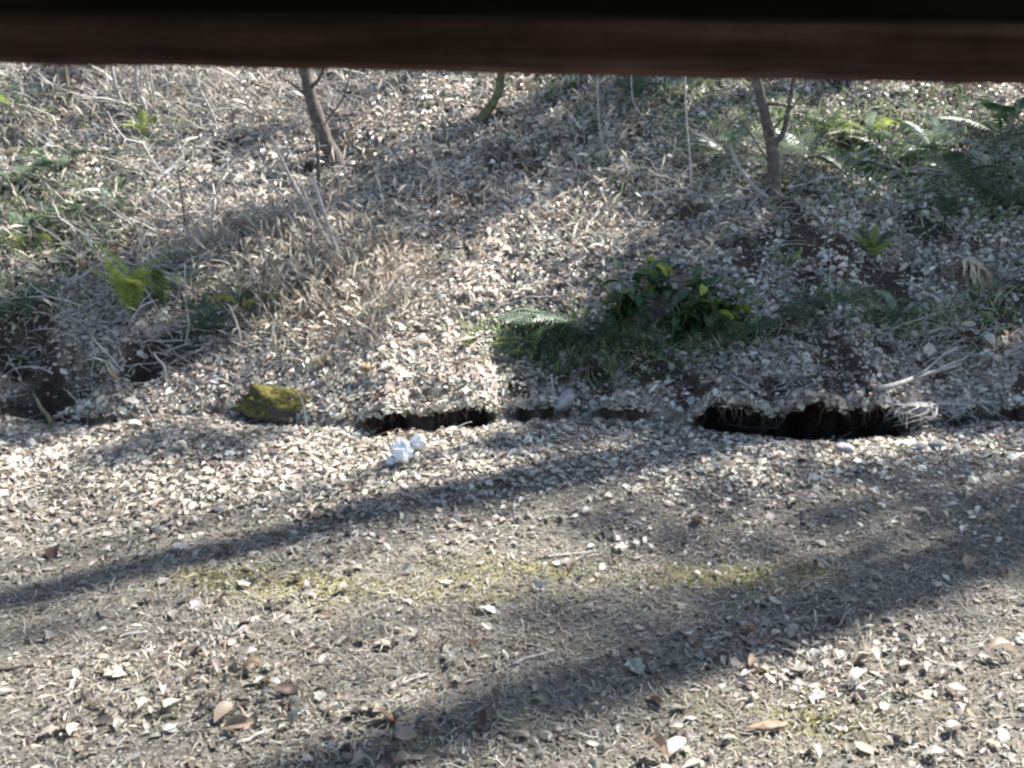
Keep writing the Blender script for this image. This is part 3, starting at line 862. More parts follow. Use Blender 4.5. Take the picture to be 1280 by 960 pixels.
# crumpled white plastic: three lobes of one torn bag
p = at(503, 580)
def crumple(name, s, seed):
    V, F = [], []
    rr = random.Random(seed); nu, nv = 14, 9
    for j in range(nv + 1):
        ph = math.pi * j / nv
        for i in range(nu):
            th = 2 * math.pi * i / nu
            r = s * (1 + rr.uniform(-.28, .28))
            V.append((r * math.sin(ph) * math.cos(th), r * math.sin(ph) * math.sin(th), r * math.cos(ph) * 1.05))
    for j in range(nv):
        for i in range(nu):
            i2 = (i + 1) % nu
            F.append((j * nu + i, (j + 1) * nu + i, (j + 1) * nu + i2, j * nu + i2))
    return pymesh(name, V, F, M['paper'], False)
bag = link("plastic_scrap", crumple("plastic_scrap", .070, 3), None, Vector((p.x, p.y, p.z + .085)))
tag(bag, "crumpled white plastic scrap lying in the leaves below the bank gap", "litter")
link("torn_flap", crumple("torn_flap", .042, 5), bag, Vector((.10, .05, .055)))
link("torn_flap", crumple("torn_flap", .028, 6), bag, Vector((-.075, -.03, -.055)))

# ------------------------------------------------------------------ stems, saplings, fallen sticks
def stem(name, pts2d, r0, r1, m, label, cat, group=None, toward=0.0, forks=(), sides=8, roots=False):
    """pts2d: photo points from the foot up; the stem stands at its foot's distance."""
    base = at(*pts2d[0])
    P = [base - Vector((0, 0, .08)), base + Vector((0, 0, .0))]
    for i, (a, b) in enumerate(pts2d[1:]):
        P.append(over(a, b, base, toward * (i + 1) / (len(pts2d) - 1)))
    # refine with a spline so that it bends smoothly
    def cr(P, n):
        out = []
        for i in range(len(P) - 1):
            p0 = P[max(i - 1, 0)]; p1 = P[i]; p2 = P[i + 1]; p3 = P[min(i + 2, len(P) - 1)]
            for k in range(n):
                t = k / n
                out.append(.5 * ((2 * p1) + (p2 - p0) * t + (2 * p0 - 5 * p1 + 4 * p2 - p3) * t * t + (3 * p1 - p0 - 3 * p2 + p3) * t ** 3))
        out.append(P[-1]); return out
    Q = cr(P, 4)
    n = len(Q)
    rads = [(r0 + (r1 - r0) * i / (n - 1)) * random.uniform(.9, 1.1) * (1.25 if i < 5 and r0 > .03 else 1) for i in range(n)]
    root = Vector(base)
    V, F = tube_geo([q - root for q in Q], rads, sides)
    H = (Q[-1] - Q[0]).length
    for _ in range(5 if r0 < .03 else 7):
        j = random.randint(n // 3, n - 2); rr_ = rads[j] * .35
        e = Q[j] + Vector((random.uniform(-1, 1), random.uniform(-.6, .6), random.uniform(-.1, 1))).normalized() * min(.5, H * random.uniform(.12, .3))
        tube_geo([q - root for q in bend(Q[j], e, 4, .10)], [rr_, rr_ * .8, rr_ * .6, rr_ * .4, rr_ * .25], 4, V, F)
    body = link(name, None, None, root) if forks else link(name, pymesh(name, V, F, m), None, root)
    if forks:
        link("trunk", pymesh("trunk", V, F, m), body)
        for fk in forks:
            (k0, pf, ra, rb) = fk
            start = Q[min(k0, n - 1)]
            FP = [start] + [over(a, b, base, toward) for a, b in pf]
            FQ = cr(FP, 4)
            V2, F2 = tube_geo([q - root for q in FQ], [ra + (rb - ra) * i / (len(FQ) - 1) for i in range(len(FQ))], 6)
            link("branch", pymesh("branch", V2, F2, m), body)
    tag(body, label, cat, group)
    return body

S = stem
S("sapling", [(424, 208), (410, 182), (398, 150), (388, 118), (382, 88), (376, 40), (368, -60), (352, -240), (345, -430), (320, -620)], .088, .030, M['bark'], "thick leaning sapling trunk left of centre rising behind the beam", "sapling", "saplings on the slope",
  forks=[(14, [(350, 20), (330, -60)], .02, .01), (18, [(400, -10), (430, -160), (440, -330)], .02, .006), (9, [(402, 160), (430, 120), (442, 60)], .012, .006)])
S("sapling", [(967, 244), (968, 215), (966, 190), (960, 160), (953, 130), (945, 95), (930, 30), (915, -100), (912, -260), (890, -400)], .074, .018, M['bark'], "forked sapling in the sunlit ferns right of centre", "sapling", "saplings on the slope",
  forks=[(13, [(978, 168), (984, 145), (990, 110), (1000, 40), (1020, -90), (1025, -240)], .03, .006), (8, [(940, 170), (925, 150)], .008, .004), (15, [(1000, 120), (1012, 80)], .01, .006)])
S("shrub_stem", [(962, 252), (945, 236), (928, 215), (918, 198), (912, 180)], .026, .016, M['bark_pale'], "slim pale stem leaning left from the forked sapling's foot", "stem", "thin stems on the slope", forks=[(8, [(930, 236), (918, 232)], .01, .005)])
S("shrub_stem", [(425, 330), (412, 305), (390, 270), (370, 235), (350, 195), (338, 170)], .022, .010, M['bark_pale'], "long pale dead stem leaning left below the thick sapling", "stem", "thin stems on the slope", forks=[(9, [(380, 240), (372, 205)], .010, .004)])
S("shrub_stem", [(430, 335), (420, 312), (408, 275), (398, 245), (393, 228)], .024, .012, M['bark_pale'], "broken dead stem right beside the long leaning pale one", "stem", "thin stems on the slope", forks=[(7, [(404, 262), (386, 247)], .010, .005)])
S("shrub_stem", [(398, 245), (398, 210), (397, 185), (395, 166)], .020, .016, M['bark'], "short cut grey stub standing left of the thick sapling's foot", "stem", "thin stems on the slope")
S("shrub_stem", [(548, 255), (548, 225), (540, 195), (532, 172)], .018, .011, M['bark_pale'], "single thin dead stem alone in the open middle of the slope", "stem", "thin stems on the slope")
S("shrub_stem", [(162, 140), (150, 122), (143, 100), (140, 84), (136, 40)], .024, .016, M['bark_pale'], "leftmost of the pale upright stems near the top left, bending right at its foot", "stem", "thin stems on the slope")
S("shrub_stem", [(184, 152), (180, 130), (172, 112), (170, 90), (174, 40)], .026, .016, M['bark_pale'], "pale stem with a green tuft at its foot near the top left", "stem", "thin stems on the slope", forks=[(9, [(176, 100), (178, 60)], .010, .008)])
S("shrub_stem", [(194, 145), (193, 120), (188, 95), (185, 40)], .013, .009, M['bark_pale'], "thin stem just right of the green-tufted one near the top left", "stem", "thin stems on the slope")
S("shrub_stem", [(207, 128), (209, 105), (203, 85), (203, 40)], .012, .009, M['bark_pale'], "thinnest upright stem in the top left group, standing fourth from the left", "stem", "thin stems on the slope")
S("shrub_stem", [(272, 160), (262, 135), (250, 112), (244, 90), (240, 50)], .016, .010, M['bark_pale'], "pale leaning stem between the top left group and the thick sapling", "stem", "thin stems on the slope", forks=[(9, [(238, 120), (225, 100)], .008, .004)])
S("shrub_stem", [(82, 140), (88, 118), (82, 95), (78, 50)], .020, .014, M['bark_green'], "dark stem near the top left corner behind the green plants", "stem", "thin stems on the slope", forks=[(7, [(96, 105), (104, 85)], .010, .006)])
S("shrub_stem", [(428, 150), (416, 130), (408, 105), (404, 70)], .012, .008, M['bark_pale'], "hair-thin stem crossing behind the thick sapling's right side", "stem", "thin stems on the slope")
S("shrub_stem", [(756, 205), (752, 175), (748, 140), (747, 90)], .010, .008, M['bark_pale'], "thin upright stem below the left end of the green clump at the beam", "stem", "thin stems on the slope", forks=[(8, [(762, 150), (768, 120)], .006, .004)])
S("shrub_stem", [(864, 240), (862, 195), (858, 150), (856, 90)], .012, .008, M['bark_pale'], "tall faint stem between the green clump at the beam and the sunlit ferns", "stem", "thin stems on the slope")
S("shrub_stem", [(806, 150), (795, 135), (790, 118), (789, 80)], .011, .009, M['bark_pale'], "pale curved stem in front of the green clump at the beam", "stem", "thin stems on the slope")
S("shrub_stem", [(230, 300), (230, 270), (226, 235), (222, 215)], .012, .006, M['bark'], "grey twig standing in the leaves right of the green patch on the left", "stem", "thin stems on the slope", forks=[(7, [(240, 250), (247, 235)], .006, .003)])
S("shrub_stem", [(335, 365), (333, 330), (328, 300), (326, 275)], .011, .006, M['bark_pale'], "slender pale stem at the left edge of the dry grass patch", "stem", "thin stems on the slope")
S("shrub_stem", [(232, 432), (236, 405), (232, 375), (231, 330)], .013, .006, M['bark_pale'], "white crooked stem right of the bright yellow green fern", "stem", "thin stems on the slope")
S("shrub_stem", [(302, 440), (299, 415), (291, 392), (285, 380)], .011, .006, M['bark_pale'], "short pale curved stem above the mossy rock", "stem", "thin stems on the slope")
S("shrub_stem", [(115, 465), (118, 445), (115, 425), (118, 412)], .011, .006, M['bark_pale'], "crooked white stalk right of the dark hollow at the left", "stem", "thin stems on the slope")
S("shrub_stem", [(207, 475), (205, 458), (198, 450), (192, 442)], .012, .007, M['bark_pale'], "hooked pale stalk beside the small dark hole on the left bank", "stem", "thin stems on the slope")
S("shrub_stem", [(694, 512), (692, 490), (689, 468)], .011, .008, M['bark_pale'], "short bright stalk standing at the short gap in the bank", "stem", "thin stems on the slope")
S("shrub_stem", [(252, 522), (252, 508), (251, 494)], .010, .008, M['bark_pale'], "short straight stalk just left of the mossy rock", "stem", "thin stems on the slope")
S("shrub_stem", [(420, 480), (424, 450), (428, 425), (440, 405)], .008, .004, M['bark_pale'], "thin arching stalk above the right end of the mossy rock", "stem", "thin stems on the slope")
S("shrub_stem", [(384, 540), (381, 515), (377, 500), (372, 490)], .008, .005, M['bark_pale'], "pale stalk bending in front of the mossy rock", "stem", "thin stems on the slope")
S("stump", [(600, 150), (612, 135), (622, 118), (626, 98), (627, 60)], .050, .040, M['bark_green'], "mossy hooked tree foot just under the beam left of centre", "stump")

def stick(name, a, b, r0, r1, m, label, cat="branch", h=.04, amp=.05, forks=0, group="fallen sticks"):
    A = at(*a) + Vector((0, 0, h)); B = at(*b) + Vector((0, 0, h))
    pts = bend(A, B, 8, amp)
    pts = [Vector((p.x, p.y, max(p.z, float(gz(p.x, p.y)) + h * .6))) for p in pts]
    root = A.copy()
    V, F = tube_geo([q - root for q in pts], [r0 + (r1 - r0) * i / 8 for i in range(9)], 6)
    for k in range(forks):
        i = random.randint(2, 6); d = Vector((random.uniform(-1, 1), random.uniform(-.5, .5), random.uniform(.1, .8))) * (B - A).length * .3
        tube_geo([q - root for q in bend(pts[i], pts[i] + d, 4, .08)], [r1, r1 * .9, r1 * .7, r1 * .5, r1 * .3], 5, V, F)
    o = link(name, pymesh(name, V, F, m), None, root)
    return tag(o, label, cat, group)

stick("fallen_branch", (800, 250), (940, 253), .022, .014, M['bark_pale'], "thin pale branch lying level left of the forked sapling", forks=1, amp=.02)
stick("fallen_branch", (112, 120), (185, 122), .03, .02, M['bark_pale'], "pale branch lying across behind the top left stems", amp=.05)
stick("fallen_branch", (120, 165), (165, 182), .03, .022, M['bark_pale'], "pale forked branch lying below the top left stems", amp=.06, forks=1)
stick("fallen_branch", (1095, 500), (1200, 462), .022, .014, M['bark_pale'], "bleached branch lying along the lip over the dark undercut", forks=2, amp=.03)
stick("fallen_branch", (195, 235), (240, 190), .026, .018, M['bark_pale'], "bleached branch in the sunlit leaves below the top left stems", forks=1)
stick("fallen_branch", (200, 290), (305, 268), .012, .007, M['bark_pale'], "thin crooked bleached branch left of the dry grass", forks=3, amp=.12, h=.1)
stick("fallen_branch", (260, 300), (330, 260), .012, .006, M['bark_pale'], "arching bleached branch reaching up into the dry grass", forks=3, amp=.15, h=.14)
stick("fallen_branch", (65, 540), (42, 498), .018, .012, M['bark_green'], "greenish stick poking out of the dark hollow at the left", amp=.02, h=.06)
stick("fallen_branch", (95, 362), (128, 342), .022, .014, M['bark_pale'], "bleached curved stick left of the bright yellow green fern", amp=.06, h=.08)
stick("fallen_branch", (225, 375), (300, 315), .012, .007, M['bark'], "dark thin stick rising right from the white crooked stem", amp=.04, h=.1)
stick("fallen_branch", (730, 300), (752, 262), .016, .012, M['bark_pale'], "short white stick in the sunny leaves on the middle slope", amp=.03)
stick("fallen_stick", (640, 835), (692, 815), .008, .006, M['bark_pale'], "thin pale stick on the sunny middle of the near path", amp=.04, h=.01)
stick("fallen_stick", (502, 858), (536, 846), .007, .005, M['bark_pale'], "short pale stick on the near path left of centre", amp=.04, h=.01)
stick("fallen_stick", (295, 935), (330, 918), .009, .006, M['bark_pale'], "curved pale stick near the bottom edge on the left", amp=.06, h=.012)
stick("fallen_stick", (0, 842), (70, 830), .008, .006, M['bark'], "dark thin stick at the left edge of the near path", amp=.03, h=.01)
stick("fallen_stick", (150, 797), (185, 794), .010, .007, M['bark_pale'], "pale stick below the wide shadow on the left path", amp=.03, h=.01)
stick("fallen_stick", (672, 700), (745, 692), .007, .005, M['bark_pale'], "fine pale stick lying above the moss strip at the centre", amp=.02, h=.01)
stick("fallen_branch", (1060, 205), (1200, 228), .02, .012, M['bark_pale'], "bleached branch at the lower edge of the sunlit ferns", forks=1, amp=.04)

# ------------------------------------------------------------------ ferns, shrubs and tufts
def frond_mesh(L, pairs, wid, arch, m, seed, dead=False):
    rd = random.Random(seed)
    V, F = [], []
    pts, rads = [], []
    for i in range(9):
        t = i / 8
        pts.append(Vector((L * t * (1 - .15 * t), 0, L * (arch * t - arch * 1.25 * t * t))))
        rads.append(.005 * (1 - .8 * t))
    tube_geo(pts, rads, 4, V, F, False)
    def on(t):
        return Vector((L * t * (1 - .15 * t), 0, L * (arch * t - arch * 1.25 * t * t)))
    for i in range(pairs):
        t = .15 + .85 * i / pairs
        p = on(t); w = wid * L * math.sin(math.pi * min(1, .12 + .88 * (t - .15) / .85)) ** .7 * (1.05 - .3 * t)
        hw = L * .85 / pairs * .30
        for s in (-1, 1):
            q = w * rd.uniform(.8, 1.1); fw = q * .35; dr = -q * rd.uniform(.05, .35) * (2 if dead else 1)
            o = len(V)
            V += [p + Vector((-hw, 0, 0)), p + Vector((hw, 0, 0)), p + Vector((fw * .5 + hw * 1.0, s * q * .55, dr * .3 + .006)), p + Vector((fw * .5 - hw * .9, s * q * .55, dr * .3)), p + Vector((fw, s * q, dr))]
            F += [(o, o + 1, o + 2, o + 3), (o + 3, o + 2, o + 4)] if s > 0 else [(o + 3, o + 2, o + 1, o), (o + 4, o + 2, o + 3)]
    return pymesh("frond", V, F, m, True)

FR = {k: [frond_mesh(1.0, 19, .165, a, M[k], i, k in ('rust', 'straw')) for i, a in enumerate((.35, .6, .85, .2))] for k in ('fern', 'fern_pale', 'fern_lime', 'rust')}

def fern(px, py, size, n, k, label, spread=(0, 360), el=(-5, 50), cat="fern", group="ferns on the slope", name="fern"):
    b = at(px, py)
    root = link(name, None, None, b)
    size *= 1.25; n = int(n * 1.4)
    for i in range(n):
        az = spread[0] + (spread[1] - spread[0]) * (i + random.uniform(.2, .8)) / n
        kk = k
        if isinstance(k, tuple): kk = random.choice(k)
        o = link("frond", random.choice(FR[kk]), root, Vector((0, 0, .01)))
        o.rotation_euler = (R(random.uniform(-25, 25)), R(-random.uniform(*el)), R(az))
        s = size * random.uniform(.7, 1.1); o.scale = (s, s, s)
    tag(root, label, cat, group)
    return root

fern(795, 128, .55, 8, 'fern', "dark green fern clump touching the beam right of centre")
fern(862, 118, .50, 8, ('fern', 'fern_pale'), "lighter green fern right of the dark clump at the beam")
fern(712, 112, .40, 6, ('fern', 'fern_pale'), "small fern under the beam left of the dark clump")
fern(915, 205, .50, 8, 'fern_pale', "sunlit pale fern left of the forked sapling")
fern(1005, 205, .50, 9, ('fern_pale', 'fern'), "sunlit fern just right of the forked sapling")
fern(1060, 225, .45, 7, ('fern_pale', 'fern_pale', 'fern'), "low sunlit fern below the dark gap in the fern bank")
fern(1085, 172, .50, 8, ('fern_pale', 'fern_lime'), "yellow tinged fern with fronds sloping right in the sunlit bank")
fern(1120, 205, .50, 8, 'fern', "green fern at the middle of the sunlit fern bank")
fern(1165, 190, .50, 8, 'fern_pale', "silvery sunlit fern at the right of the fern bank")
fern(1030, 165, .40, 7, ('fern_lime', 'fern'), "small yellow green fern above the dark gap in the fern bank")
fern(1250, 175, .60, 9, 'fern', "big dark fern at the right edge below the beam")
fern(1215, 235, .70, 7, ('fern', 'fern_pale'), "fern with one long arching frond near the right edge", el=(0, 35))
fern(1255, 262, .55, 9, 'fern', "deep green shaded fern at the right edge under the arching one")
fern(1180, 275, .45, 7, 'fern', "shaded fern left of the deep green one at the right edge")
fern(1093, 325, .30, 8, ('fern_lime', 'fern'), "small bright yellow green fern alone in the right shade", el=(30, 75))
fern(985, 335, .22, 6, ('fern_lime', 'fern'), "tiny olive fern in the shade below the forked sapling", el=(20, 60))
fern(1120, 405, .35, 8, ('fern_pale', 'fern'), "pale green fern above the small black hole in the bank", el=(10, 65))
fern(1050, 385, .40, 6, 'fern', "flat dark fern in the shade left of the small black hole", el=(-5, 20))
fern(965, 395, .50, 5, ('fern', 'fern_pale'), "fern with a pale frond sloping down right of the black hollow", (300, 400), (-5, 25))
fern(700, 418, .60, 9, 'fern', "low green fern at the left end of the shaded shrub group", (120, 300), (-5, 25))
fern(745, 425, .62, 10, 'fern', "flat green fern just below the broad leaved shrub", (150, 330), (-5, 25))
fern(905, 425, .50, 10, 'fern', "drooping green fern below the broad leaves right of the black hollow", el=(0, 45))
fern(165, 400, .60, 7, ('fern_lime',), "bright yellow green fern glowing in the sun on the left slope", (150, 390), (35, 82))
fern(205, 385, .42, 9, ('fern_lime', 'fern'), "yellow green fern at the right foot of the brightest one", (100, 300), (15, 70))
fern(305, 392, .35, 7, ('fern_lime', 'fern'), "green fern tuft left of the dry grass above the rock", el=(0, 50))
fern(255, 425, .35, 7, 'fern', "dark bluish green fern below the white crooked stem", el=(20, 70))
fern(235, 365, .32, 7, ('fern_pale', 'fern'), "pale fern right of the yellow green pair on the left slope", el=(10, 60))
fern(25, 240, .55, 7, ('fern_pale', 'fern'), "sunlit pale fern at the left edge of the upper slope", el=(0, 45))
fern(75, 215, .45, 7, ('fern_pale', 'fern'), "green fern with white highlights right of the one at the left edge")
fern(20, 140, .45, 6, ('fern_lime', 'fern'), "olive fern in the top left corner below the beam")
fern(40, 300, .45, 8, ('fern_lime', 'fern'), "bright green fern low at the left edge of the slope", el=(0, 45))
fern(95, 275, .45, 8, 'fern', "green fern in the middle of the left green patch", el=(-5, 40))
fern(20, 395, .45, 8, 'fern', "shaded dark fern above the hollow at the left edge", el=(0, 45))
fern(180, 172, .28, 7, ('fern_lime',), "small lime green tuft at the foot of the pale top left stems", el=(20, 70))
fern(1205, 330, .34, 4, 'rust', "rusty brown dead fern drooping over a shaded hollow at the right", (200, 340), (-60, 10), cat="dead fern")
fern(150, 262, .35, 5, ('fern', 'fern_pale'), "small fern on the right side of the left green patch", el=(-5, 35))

# straw-like tufts
def tuft(px, py, n, L, m, label, drop=False, cat="dry tuft", width=.012, lip=False):
    b = at(px, py); V, F = [], []
    if lip:
        q = surf(b.x, .055); b = Vector((float(q[0]), float(q[1]) - .01, float(q[2]) + .02))
    for i in range(n):
        a = random.uniform(0, 6.28); l = L * random.uniform(.5, 1.1)
        if drop:
            d = Vector((math.cos(a) * .55, -abs(math.sin(a)) * .7 - .2, 0))
            pts = [Vector((random.uniform(-1, 1) * L * (.9 if lip else .12), random.uniform(-.05, .05), 0)) + d * l * t + Vector((0, 0, l * (.25 * t - .9 * t * t))) for t in (0, .33, .66, 1)]
        else:
            d = Vector((math.cos(a), math.sin(a), 0)) * random.uniform(.2, .8)
            pts = [Vector((random.uniform(-.1, .1) * L, random.uniform(-.1, .1) * L, 0)) + d * l * t * t + Vector((0, 0, l * (t - .35 * t * t))) for t in (0, .33, .66, 1)]
        s = Vector((-d.y, d.x, 0)).normalized() * width * random.uniform(.6, 1.3)
        o = len(V)
        for j, q in enumerate(pts):
            w = (1, 1, .7, .15)[j]
            V += [q - s * w, q + s * w]
        for j in range(3): F.append((o + j * 2, o + j * 2 + 1, o + j * 2 + 3, o + j * 2 + 2))
    o = link("grass_tuft", pymesh("grass_tuft", V, F, m), None, b + Vector((0, 0, .02)))
    return tag(o, label, cat, "dry grass tufts")
tuft(1208, 326, 30, .46, M['straw'], "straw coloured tuft splaying down over the rusty fern", True)
tuft(1165, 470, 40, .15, M['bark_pale'], "dry fringe hanging over the dark undercut below the branch", True, width=.009, lip=True)
tuft(1115, 482, 44, .20, M['bark_pale'], "pale dry fringe at the left end of the hanging fringes", True, width=.009, lip=True)
tuft(1205, 462, 30, .14, M['bark_pale'], "dry fringe at the right end of the bank undercut", True, width=.009, lip=True)
tuft(403, 462, 12, .16, M['straw'], "small golden tuft above the right end of the mossy rock")
tuft(460, 470, 16, .18, M['straw'], "pale tuft between the rock and the bank gap")
tuft(585, 435, 14, .14, M['fern_lime'], "little olive green tuft in the sunny leaves above the bank gap", cat="green tuft")
tuft(105, 345, 24, .28, M['straw'], "bleached tuft left of the brightest fern")
tuft(145, 480, 14, .2, M['straw'], "thin pale tuft standing above the bright leaves at the left")
tuft(1235, 655, 18, .07, M['straw'], "flattened pale tuft on the path at the right edge")

# broad-leaved shrub in the shade
def broad_mesh(m, seed):
    V, F = leaf_template(4, .26, .5, .25, .3)
    V = V.copy(); V[:, 0] += .5
    return pymesh("leaf", V, F, m)
BL = [broad_mesh(M['broad'], 0), broad_mesh(M['broad'], 1)]; BY_ = broad_mesh(M['broad_y'], 2)
def shrub(px, py, h, nst, nl, L, label, yel=.1, lean=(0, 0)):
    b = at(px, py); root = link("evergreen_shrub", None, None, b)
    for s in range(nst):
        a = random.uniform(0, 6.28)
        top = Vector((math.cos(a) * h * .55 + lean[0], math.sin(a) * h * .4 + lean[1], h * random.uniform(.7, 1.1)))
        pts = bend((0, 0, -.03), top, 5, .08)
        V, F = tube_geo(pts, [.012, .011, .009, .008, .006, .004], 5)
        link("stem", pymesh("stem", V, F, M['bark_green']), root)
        for j in range(nl):
            t = .35 + .65 * j / max(1, nl - 1)
            p = pts[min(5, int(t * 5))]
            o = link("leaf", BY_ if random.random() < yel else random.choice(BL), root, p)
            o.rotation_euler = (R(random.uniform(-35, 35)), R(random.uniform(-35, 45)), random.uniform(0, 6.28))
            s_ = L * random.uniform(.7, 1.15); o.scale = (s_, s_, s_)
    return tag(root, label, "shrub", "broad leaved shrubs in the shade")
shrub(775, 405, .46, 8, 9, .17, "broad leaved green shrub left of the black hollow in the shaded slope")
shrub(898, 412, .46, 8, 9, .17, "broad leaved shrub with a yellow leaf right of the black hollow", .25)
shrub(825, 368, .24, 5, 6, .14, "small shrub with yellowing leaves between the hollow and the larger shrub", .45)

shrub(855, 425, .34, 7, 9, .17, "low dark leafy shrub under the black hollow, between the two broad leaved shrubs", .05)
fern(660, 440, .40, 6, ('fern', 'fern_lime'), "low leftmost fern of the shaded green group above the bank", (120, 300), (-5, 20))
# ------------------------------------------------------------------ trees up the slope and to the right: out of the picture, they cast its shadows
SH = Vector((math.cos(R(SUN_AZ)), math.sin(R(SUN_AZ)), 0))
def tree(px, py, t, height, r, label, seed, lean=(0, 0), evergreen=False, nlimb=9, twigs=5, off=0.0, first=.35):
    """Stands on the line of its own shadow: from the ground point seen at (px, py), t metres towards the sun."""
    rd = random.Random(seed)
    g = at(px, py) + Vector((-SH.y, SH.x, 0)) * off
    x, y = g.x + SH.x * t, g.y + SH.y * t
    b = Vector((x, y, float(gz(x, y)) - .15))
    root = link("tree", None, None, b)
    top = Vector((lean[0], lean[1], height))
    pts = bend((0, 0, 0), top, 12, .012, rd)
    rad = [r * (1.35 if i == 0 else 1) * (1 - .78 * i / 12) for i in range(13)]
    V, F = tube_geo(pts, rad, 10)
    link("trunk", pymesh("trunk", V, F, M['bark']), root)
    for k in range(nlimb):
        f = first + (1 - first) * (k + rd.random() * .7) / nlimb
        i = min(11, int(f * 12)); p0 = pts[i]
        a = k * 2.4 + rd.uniform(-.5, .5); L = height * (.42 - .25 * f) * rd.uniform(.8, 1.2)
        d = Vector((math.cos(a), math.sin(a), rd.uniform(.35, .9))).normalized()
        p1 = p0 + d * L
        lp = bend(p0, p1, 6, .05, rd)
        V, F = [], []
        rl = rad[i] * .45
        tube_geo(lp, [rl * (1 - .8 * j / 6) for j in range(7)], 6, V, F)
        tips = [lp[-1]]
        for q in range(twigs):
            j = rd.randint(2, 6); d2 = (d + Vector((rd.uniform(-1, 1), rd.uniform(-1, 1), rd.uniform(-.3, .8)))).normalized()
            l2 = L * rd.uniform(.25, .5); e = lp[j] + d2 * l2
            bp = bend(lp[j], e, 4, .06, rd)
            tube_geo(bp, [rl * .35 * (1 - .7 * s / 4) for s in range(5)], 5, V, F)
            tips.append(e)
            for w in range(3):
                j2 = rd.randint(1, 4); d3 = (d2 + Vector((rd.uniform(-1, 1), rd.uniform(-1, 1), rd.uniform(-.5, .7)))).normalized()
                e3 = bp[j2] + d3 * l2 * rd.uniform(.3, .6)
                tube_geo(bend(bp[j2], e3, 3, .06, rd), [.010, .008, .006, .003], 4, V, F)
                tips.append(e3)
        lm = link("limb", pymesh("limb", V, F, M['bark']), root)
        if evergreen:
            fv, ff = [], []
            for tp in tips:
                for _ in range(50):
                    c = tp + Vector((rd.gauss(0, .32), rd.gauss(0, .32), rd.gauss(0, .18)))
                    u = Vector((rd.uniform(-1, 1), rd.uniform(-1, 1), rd.uniform(-.6, .6))).normalized(); w_ = u.cross(Vector((rd.uniform(-1, 1), rd.uniform(-1, 1), rd.uniform(-1, 1)))).normalized()
                    l_ = rd.uniform(.08, .18); o = len(fv)
                    fv += [c - u * l_, c + w_ * l_ * .38, c + u * l_, c - w_ * l_ * .38]; ff.append((o, o + 1, o + 2, o + 3))
            link("foliage", pymesh("foliage", fv, ff, M['needle'], False), lm)
    return tag(root, label, "tree")

# px, py of a ground point on the shadow line, t metres to the foot, height, radius, label, seed
tree(640, 606, 7.4, 19, .31, "large bare tree standing just outside the right edge of the slope", 1, first=.75, nlimb=4, twigs=2)
tree(400, 606, 9.8, 17, .12, "thin bare tree beside the larger one right of the view", 2, first=.8, nlimb=3, twigs=2)
tree(120, 870, 13.0, 18, .05, "very slender sapling tree, the nearest of the far right trees", 22, first=.8, nlimb=2, twigs=2)
tree(260, 905, 13.4, 18, .06, "slender bare tree with few limbs among the far right trees", 23, first=.8, nlimb=2, twigs=2)
tree(500, 800, 11.6, 17, .05, "thin whippy bare tree between the thick one and the far right trees", 24, first=.8, nlimb=2, twigs=2)
tree(180, 775, 13.5, 19, .10, "slender bare tree far out to the right beyond the leafy ones", 21, first=.8, nlimb=3, twigs=2)
tree(960, 775, 8.2, 18, .34, "thick bare tree on the right whose shadow crosses the near path", 3, first=.7, nlimb=5, twigs=3)
tree(560, 210, 8.2, 16, .36, "bare tree up the slope behind the beam", 4, first=.75, nlimb=4, twigs=3)
tree(800, 190, 8.2, 15, .2, "slim bare tree high on the slope behind the beam", 5, first=.7, nlimb=4, twigs=2)
tree(250, 190, 9.8, 13, .13, "young bare tree up the slope on the left", 6, first=.7, nlimb=4, twigs=2)

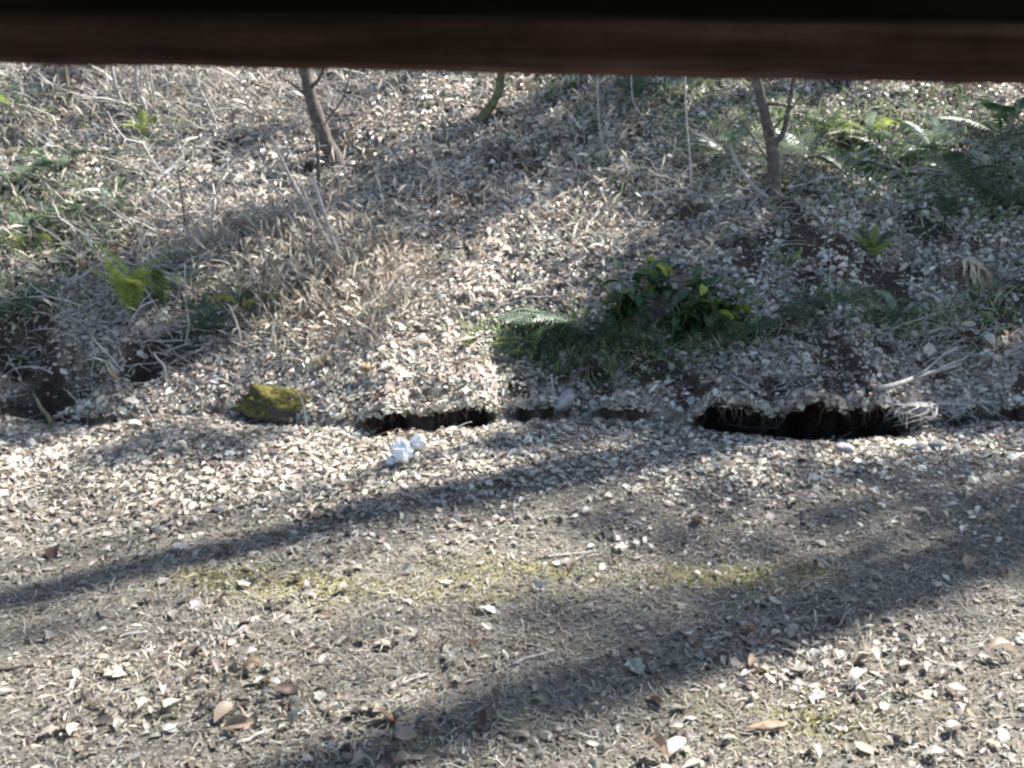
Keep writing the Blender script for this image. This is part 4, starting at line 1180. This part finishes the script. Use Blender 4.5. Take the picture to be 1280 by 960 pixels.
def leafy_tree(foot, r, clumps, label, seed, dens=1.0, m='needle'):
    """A leaning evergreen: each limb carries one clump of leaves; a clump hangs t metres sunward of the ground seen at (px, py)."""
    rd = random.Random(seed)
    b = Vector((foot[0], foot[1], float(gz(foot[0], foot[1])) - .15))
    cs = []
    for px, py, t, cr in clumps:
        g = at(px, py)
        cs.append((g + SD * (t / math.cos(R(SUN_EL))), cr))
    top = sum((c for c, _ in cs), Vector((0, 0, 0))) / len(cs); zt = max(c.z for c, _ in cs)
    root = link("tree", None, None, b)
    tp = Vector((top.x * .45 + b.x * .55, top.y * .45 + b.y * .55, zt))
    pts = bend((0, 0, 0), tp - b, 12, .02, rd)
    V, F = tube_geo(pts, [r * (1.3 if i == 0 else 1) * (1 - .75 * i / 12) for i in range(13)], 10)
    link("trunk", pymesh("trunk", V, F, M['bark']), root)
    for c, cr in cs:
        q = c - b
        j = max(2, min(11, int(12 * (q.z - (q.xy - tp.xy + b.xy).length * .35) / (tp.z - b.z))))
        lp = bend(pts[j], q, 6, .04, rd)
        V, F = tube_geo(lp, [max(.012, r * .22 * (1 - .13 * k)) for k in range(7)], 6)
        for _ in range(7):
            e = q + Vector((rd.gauss(0, 1), rd.gauss(0, 1), rd.gauss(0, .6))) * cr * .6
            tube_geo(bend(lp[rd.randint(4, 6)], e, 3, .05, rd), [.014, .010, .007, .004], 4, V, F)
        lm = link("limb", pymesh("limb", V, F, M['bark']), root)
        fv, ff = [], []
        for _ in range(int(620 * cr * cr / .25 * dens)):
            p_ = q + Vector((rd.gauss(0, .5) * cr, rd.gauss(0, .5) * cr, rd.gauss(0, .28) * cr))
            u = Vector((rd.uniform(-1, 1), rd.uniform(-1, 1), rd.uniform(-.5, .5))).normalized(); w_ = u.cross(Vector((rd.uniform(-1, 1), rd.uniform(-1, 1), rd.uniform(-1, 1)))).normalized()
            l_ = rd.uniform(.04, .075); o = len(fv)
            fv += [p_ - u * l_, p_ + w_ * l_ * .42, p_ + u * l_, p_ - w_ * l_ * .42]; ff.append((o, o + 1, o + 2, o + 3))
        link("foliage", pymesh("foliage", fv, ff, M[m], False), lm)
    return tag(root, label, "tree")

leafy_tree((10.0, 13.5), .22, [(740, 478, 7.5, .45), (820, 490, 7.0, .5), (860, 440, 7.0, .6), (900, 400, 6.6, .6), (820, 420, 7.4, .5), (960, 440, 6.4, .6), (700, 500, 8, .35), (780, 390, 7.5, .35), (940, 350, 6.4, .45), (1020, 450, 6.2, .5)],
           "leafy evergreen tree to the right up the slope", 41, 2.0)
leafy_tree((9.5, 11.5), .20, [(1000, 320, 5.6, .5), (1060, 290, 5.4, .5), (1120, 320, 5, .55), (1180, 300, 5, .5), (1240, 290, 5, .5), (1060, 370, 5.2, .5), (1130, 370, 5, .35), (1260, 250, 5, .4), (1180, 240, 5.2, .3), (1200, 510, 5.4, .35), (1270, 500, 5, .5), (1250, 360, 5, .4), (1020, 260, 5.6, .35), (1090, 430, 5.3, .3), (1000, 390, 6, .35), (1170, 350, 5, .45), (1270, 200, 5, .35)],
           "second leafy evergreen tree beyond the right edge", 42, 2.0)
leafy_tree((12.0, 11.0), .22, [(1100, 600, 8.2, .4), (1000, 590, 8.6, .3), (1200, 590, 8, .35), (820, 800, 11, .3), (700, 770, 11.4, .25), (930, 790, 10.6, .3), (700, 880, 11.8, .3), (1270, 700, 8.5, .35), (860, 680, 9.5, .25), (1150, 740, 9.4, .3), (1060, 650, 8.6, .3), (760, 650, 10, .35), (900, 620, 9.4, .35), (960, 690, 9.4, .3), (780, 850, 11.4, .35), (620, 900, 11.8, .3), (1200, 640, 8.2, .35), (30, 790, 13, .2)],
           "tall leafy tree further right, its thin crown high over the path", 43, .6)
leafy_tree((7.0, 16.5), .20, [(500, 250, 7.8, .35), (600, 230, 7.4, .4), (720, 190, 7, .4), (840, 190, 6.6, .35), (860, 270, 7, .25), (100, 430, 9.6, .4), (30, 400, 9.8, .5), (190, 440, 9.6, .35), (30, 470, 9.8, .4), (90, 535, 10, .35), (190, 555, 9.8, .32), (20, 545, 10.2, .35), (270, 560, 9.5, .28), (140, 575, 9.9, .22), (340, 545, 9.4, .16), (700, 548, 8, .3), (780, 535, 7.6, .35), (640, 565, 8.4, .2), (730, 500, 7.6, .35), (850, 520, 7.2, .35), (920, 470, 6.8, .4), (250, 440, 9.3, .25), (300, 300, 9, .2), (60, 110, 7, .3), (300, 190, 8, .2)],
           "thin crowned leafy tree high up the slope", 44, 1.3)
